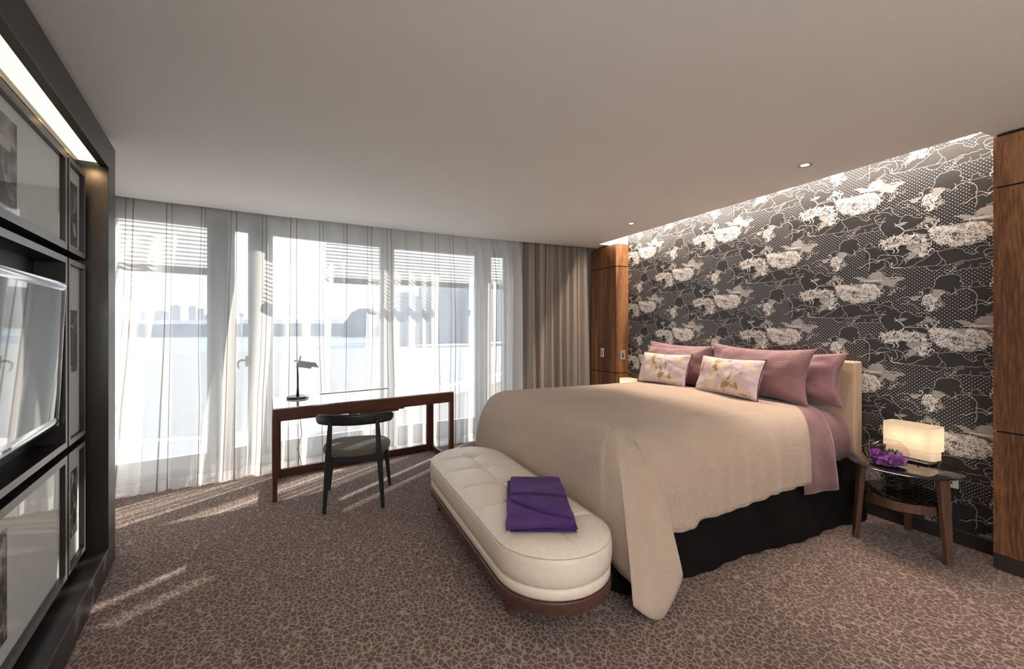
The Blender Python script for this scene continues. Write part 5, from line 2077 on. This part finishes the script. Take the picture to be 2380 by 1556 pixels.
def table_lamp(loc, label, power, group):
    t = thing('table_lamp', label, 'lamp', loc, 0, group)
    m = MB(); m.rings([rr_ring(0.050, 0.115, 0.02, 0.0), rr_ring(0.052, 0.117, 0.02, 0.003), rr_ring(0.052, 0.117, 0.02, 0.011), rr_ring(0.048, 0.113, 0.02, 0.014)]); m.build('base_plate', 'lamp_metal', t)
    for q in (-0.035, 0.035):
        m = MB(); m.tube([(0, q, 0.013), (0, q, 0.10)], 0.006, 8); m.build('stem', 'steel', t, smooth=True)
    m = MB(); m.rings([rr_ring(0.062, 0.132, 0.026, 0.032), rr_ring(0.062, 0.132, 0.026, 0.095)], cap=False); ls = m.build('lower_shade', 'shade_linen', t, smooth='auto')
    m = MB(); m.rings([rr_ring(0.0725, 0.143, 0.03, 0.090), rr_ring(0.0725, 0.143, 0.03, 0.248)], cap=False)
    us = m.build('upper_shade', 'shade_linen', t, smooth='auto')
    for hx, hy, z in ((0.0725, 0.143, 0.248), (0.0725, 0.143, 0.091), (0.062, 0.132, 0.033)):
        m = MB()
        r_ = rr_ring(hx, hy, 0.03 if hx > .07 else .026, z)
        m.tube(r_ + r_[:2], 0.0014, 5)
        m.build('shade_binding', 'leather', us if hx > .07 else ls, smooth=True)
    m = MB(); m.lathe([(0.0, 0.10), (0.011, 0.10), (0.011, 0.135), (0.022, 0.155), (0.024, 0.172), (0.012, 0.188), (0.0, 0.190)], seg=14); m.build('bulb', 'shade_linen', t, smooth=True)
    m = MB(); m.tube([(-0.07, 0, 0.225), (0.07, 0, 0.225)], 0.0018, 6); m.tube([(0, -0.14, 0.225), (0, 0.14, 0.225)], 0.0018, 6); m.lathe([(0.0, 0.222), (0.008, 0.222), (0.008, 0.234), (0.0, 0.236)], seg=10); m.build('spider', 'steel', t)
    for dy in (-0.06, 0.06):
        lamp('bulb_light', 'POINT', (loc[0], loc[1] + dy, loc[2] + 0.165), power, (1.0, 0.72, 0.46), size=0.025)
    return t


GL = 'linen shaded bedside lamps'
table_lamp((3.672, 1.527, 0.520), 'lit rectangular linen lamp on the near bedside table behind the glass bowl', 0.22, GL)
table_lamp((3.64, 4.36, 0.520), 'lit rectangular linen lamp beyond the far pillows, only its top edge showing', 0.6, GL)

# bowl with petals
bl = thing('glass_bowl', 'round clear glass bowl of purple petals on the near bedside table', 'bowl', (3.400, 1.548, 0.520))
m = MB()
prof = []
for k in range(19):
    a = -PI / 2 + R_(22) + (PI - R_(22) - R_(40)) * k / 18
    prof.append((0.112 * math.cos(a), 0.086 + 0.092 * math.sin(a)))
m.lathe([(0.0, 0.001)] + prof, seg=40, cap=False)
m.build('vessel', 'bowl_glass', bl, smooth=True)
m = MB()
r_ = prof[-1]
m.tube([(r_[0] * math.cos(2 * PI * k / 40), r_[0] * math.sin(2 * PI * k / 40), r_[1]) for k in range(42)], 0.0016, 6)
m.build('rim', 'bowl_glass', bl, smooth=True)
pr_ = random.Random(5)


def petal_mesh(m, w_, l_, cup):
    def P(i, j):
        u, v = -1 + 2 * i / 6, j / 7
        wd = w_ * math.sin(PI * min(1, 0.12 + 0.88 * v)) ** 0.7
        return (u * wd, l_ * (v - 0.5), cup * (u * u * 0.6 + (v - 0.4) ** 2 * 1.6) + 0.002 * math.sin(5 * u + 9 * v))
    m.grid(P, 7, 8)


pm = []
for k in range(3):
    m = MB()
    petal_mesh(m, 0.016 + 0.003 * k, 0.052 + 0.005 * k, 0.016 + 0.004 * k)
    me = m.build('petal', 'petal' if k != 1 else 'petal_light', smooth=True)
    pm.append(me.data)
    bpy.data.objects.remove(me)
for k in range(52):
    lay = k // 18
    a = pr_.uniform(0, 2 * PI)
    rad = (0.072 + 0.010 * lay) * math.sqrt(pr_.uniform(0.12, 1.0)) if lay < 2 else 0.080 * pr_.uniform(0.85, 1.0)
    z = 0.014 + 0.022 * lay + 0.25 * max(0, rad - 0.055)
    o = bpy.data.objects.new('flower_petal', pm[k % 3])
    COL.objects.link(o)
    o.location = (3.400 + rad * math.cos(a), 1.548 + rad * math.sin(a), 0.520 + z)
    o.rotation_euler = (pr_.uniform(-0.6, 0.6), -pr_.uniform(-0.4, 0.7) * rad / 0.09, a + pr_.uniform(-1.6, 1.6)) if lay < 2 else (pr_.uniform(-.6, .6), -pr_.uniform(0.2, 0.9), a + pr_.uniform(-0.9, 0.9))
    tag(o, 'purple flower petal heaped among many in the round glass bowl', 'petal', 'petals in the glass bowl')
su = thing('succulent', 'dark pointed rosette standing among the purple petals in the bowl', 'plant', (3.420, 1.530, 0.575))
for k in range(16):
    a = k * 2.4
    tilt = 0.25 + 0.055 * k
    m = MB()
    l_ = 0.052 + 0.0012 * k
    def P(i, j, a=a, tilt=tilt, l_=l_):
        u, v = -1 + 2 * i / 4, j / 6
        wd = 0.012 * math.sin(PI * min(1, 0.25 + 0.75 * v)) ** 0.8
        h = l_ * v
        r = 0.004 + h * math.sin(tilt)
        z = h * math.cos(tilt) + 0.004 * (1 - u * u)
        return (r * math.cos(a) - u * wd * math.sin(a), r * math.sin(a) + u * wd * math.cos(a), z)
    m.grid(P, 5, 7)
    m.build('leaf', 'succulent', su, smooth=True)

# flex coiled on the lower shelf, and the wall outlets behind
m = MB()
pts = []
for k in range(110):
    a = k * 0.42
    r = 0.055 + 0.018 * math.sin(k * 0.21)
    pts.append((3.585 + r * math.cos(a), 1.565 + r * 0.9 * math.sin(a), 0.338 + 0.0005 * k + 0.006 * (1 + math.sin(a * 1.7 + 1))))
m.tube(pts, 0.0028, 6)
tag(m.build('coiled_flex', 'black_plastic', smooth=True), 'black flex coiled on the lower shelf of the near bedside table', 'cable')


def outlet(y, z, hw, hh, label):
    t = thing('wall_outlet', label, 'socket', (WX - 0.001, y, z))
    m = MB(); m.box(-0.010, 0, -hw, hw, -hh, hh, bev=0.003); m.build('plate', 'white_plastic', t)
    m = MB()
    for q in (-0.35, 0.35):
        m.box(-0.0108, -0.0098, q * hw - 0.004, q * hw + 0.004, -0.008, 0.008)
    m.build('contacts', 'black_plastic', t)


outlet(1.405, 0.393, 0.050, 0.034, 'white wall outlet just behind the right leg of the near bedside table')


def light_switch(loc, rot, label, w_, h, mat):
    t = thing('light_switch', label, 'switch', loc, rot)
    m = MB(); m.box(-w_, w_, -0.007, 0, -h, h, bev=0.002); m.build('plate', mat, t)
    m = MB(); m.box(-0.011, 0.011, -0.0085, -0.006, -0.032, 0.024, bev=0.001); m.build('switch_well', 'black_plastic', t)
    m = MB(); m.box(-0.007, 0.007, -0.014, -0.008, -0.006, 0.014, bev=0.002); m.build('toggle', 'steel', t)


light_switch((PX - 0.001, 4.945, 1.072), -PI / 2, 'pale upright switch plate on the broad face of the walnut pier', 0.036, 0.062, 'white_plastic')
light_switch((PX + 0.105, 4.643, 1.055), 0, 'brushed steel switch plate on the narrow side of the walnut pier', 0.040, 0.066, 'steel_plate')


# recessed downlights in the ceiling
def downlight(x, y, label):
    t = thing('ceiling_downlight', label, 'light', (x, y, CZ), 0, 'recessed ceiling downlights')
    m = MB(); m.lathe([(0.034, -0.001), (0.046, -0.004), (0.048, -0.002), (0.048, 0.001), (0.034, 0.001)], seg=32, cap=False); m.build('trim_ring', 'steel_plate', t, smooth='auto')
    m = MB(); m.lathe([(0.0, -0.0012), (0.027, -0.0012), (0.027, -0.0002), (0.0, -0.0002)], seg=28); m.build('lens', 'downlight_lens', t)
    m = MB(); m.lathe([(0.027, -0.0010), (0.035, -0.0010), (0.035, -0.0003), (0.027, -0.0003)], seg=28, cap=False); m.build('baffle', 'black_plastic', t)
    lamp('downlight_or_fill_spot', 'SPOT', (x, y, CZ - 0.02), 24, (1.0, 0.84, 0.66), (0, 0, -1), 0.03, spot=80, blend=0.7)


downlight(3.118, 1.895, 'small round lit downlight nearer the camera in the ceiling above the bed')
downlight(3.139, 3.747, 'small round lit downlight farther off, near the walnut pier with switches')
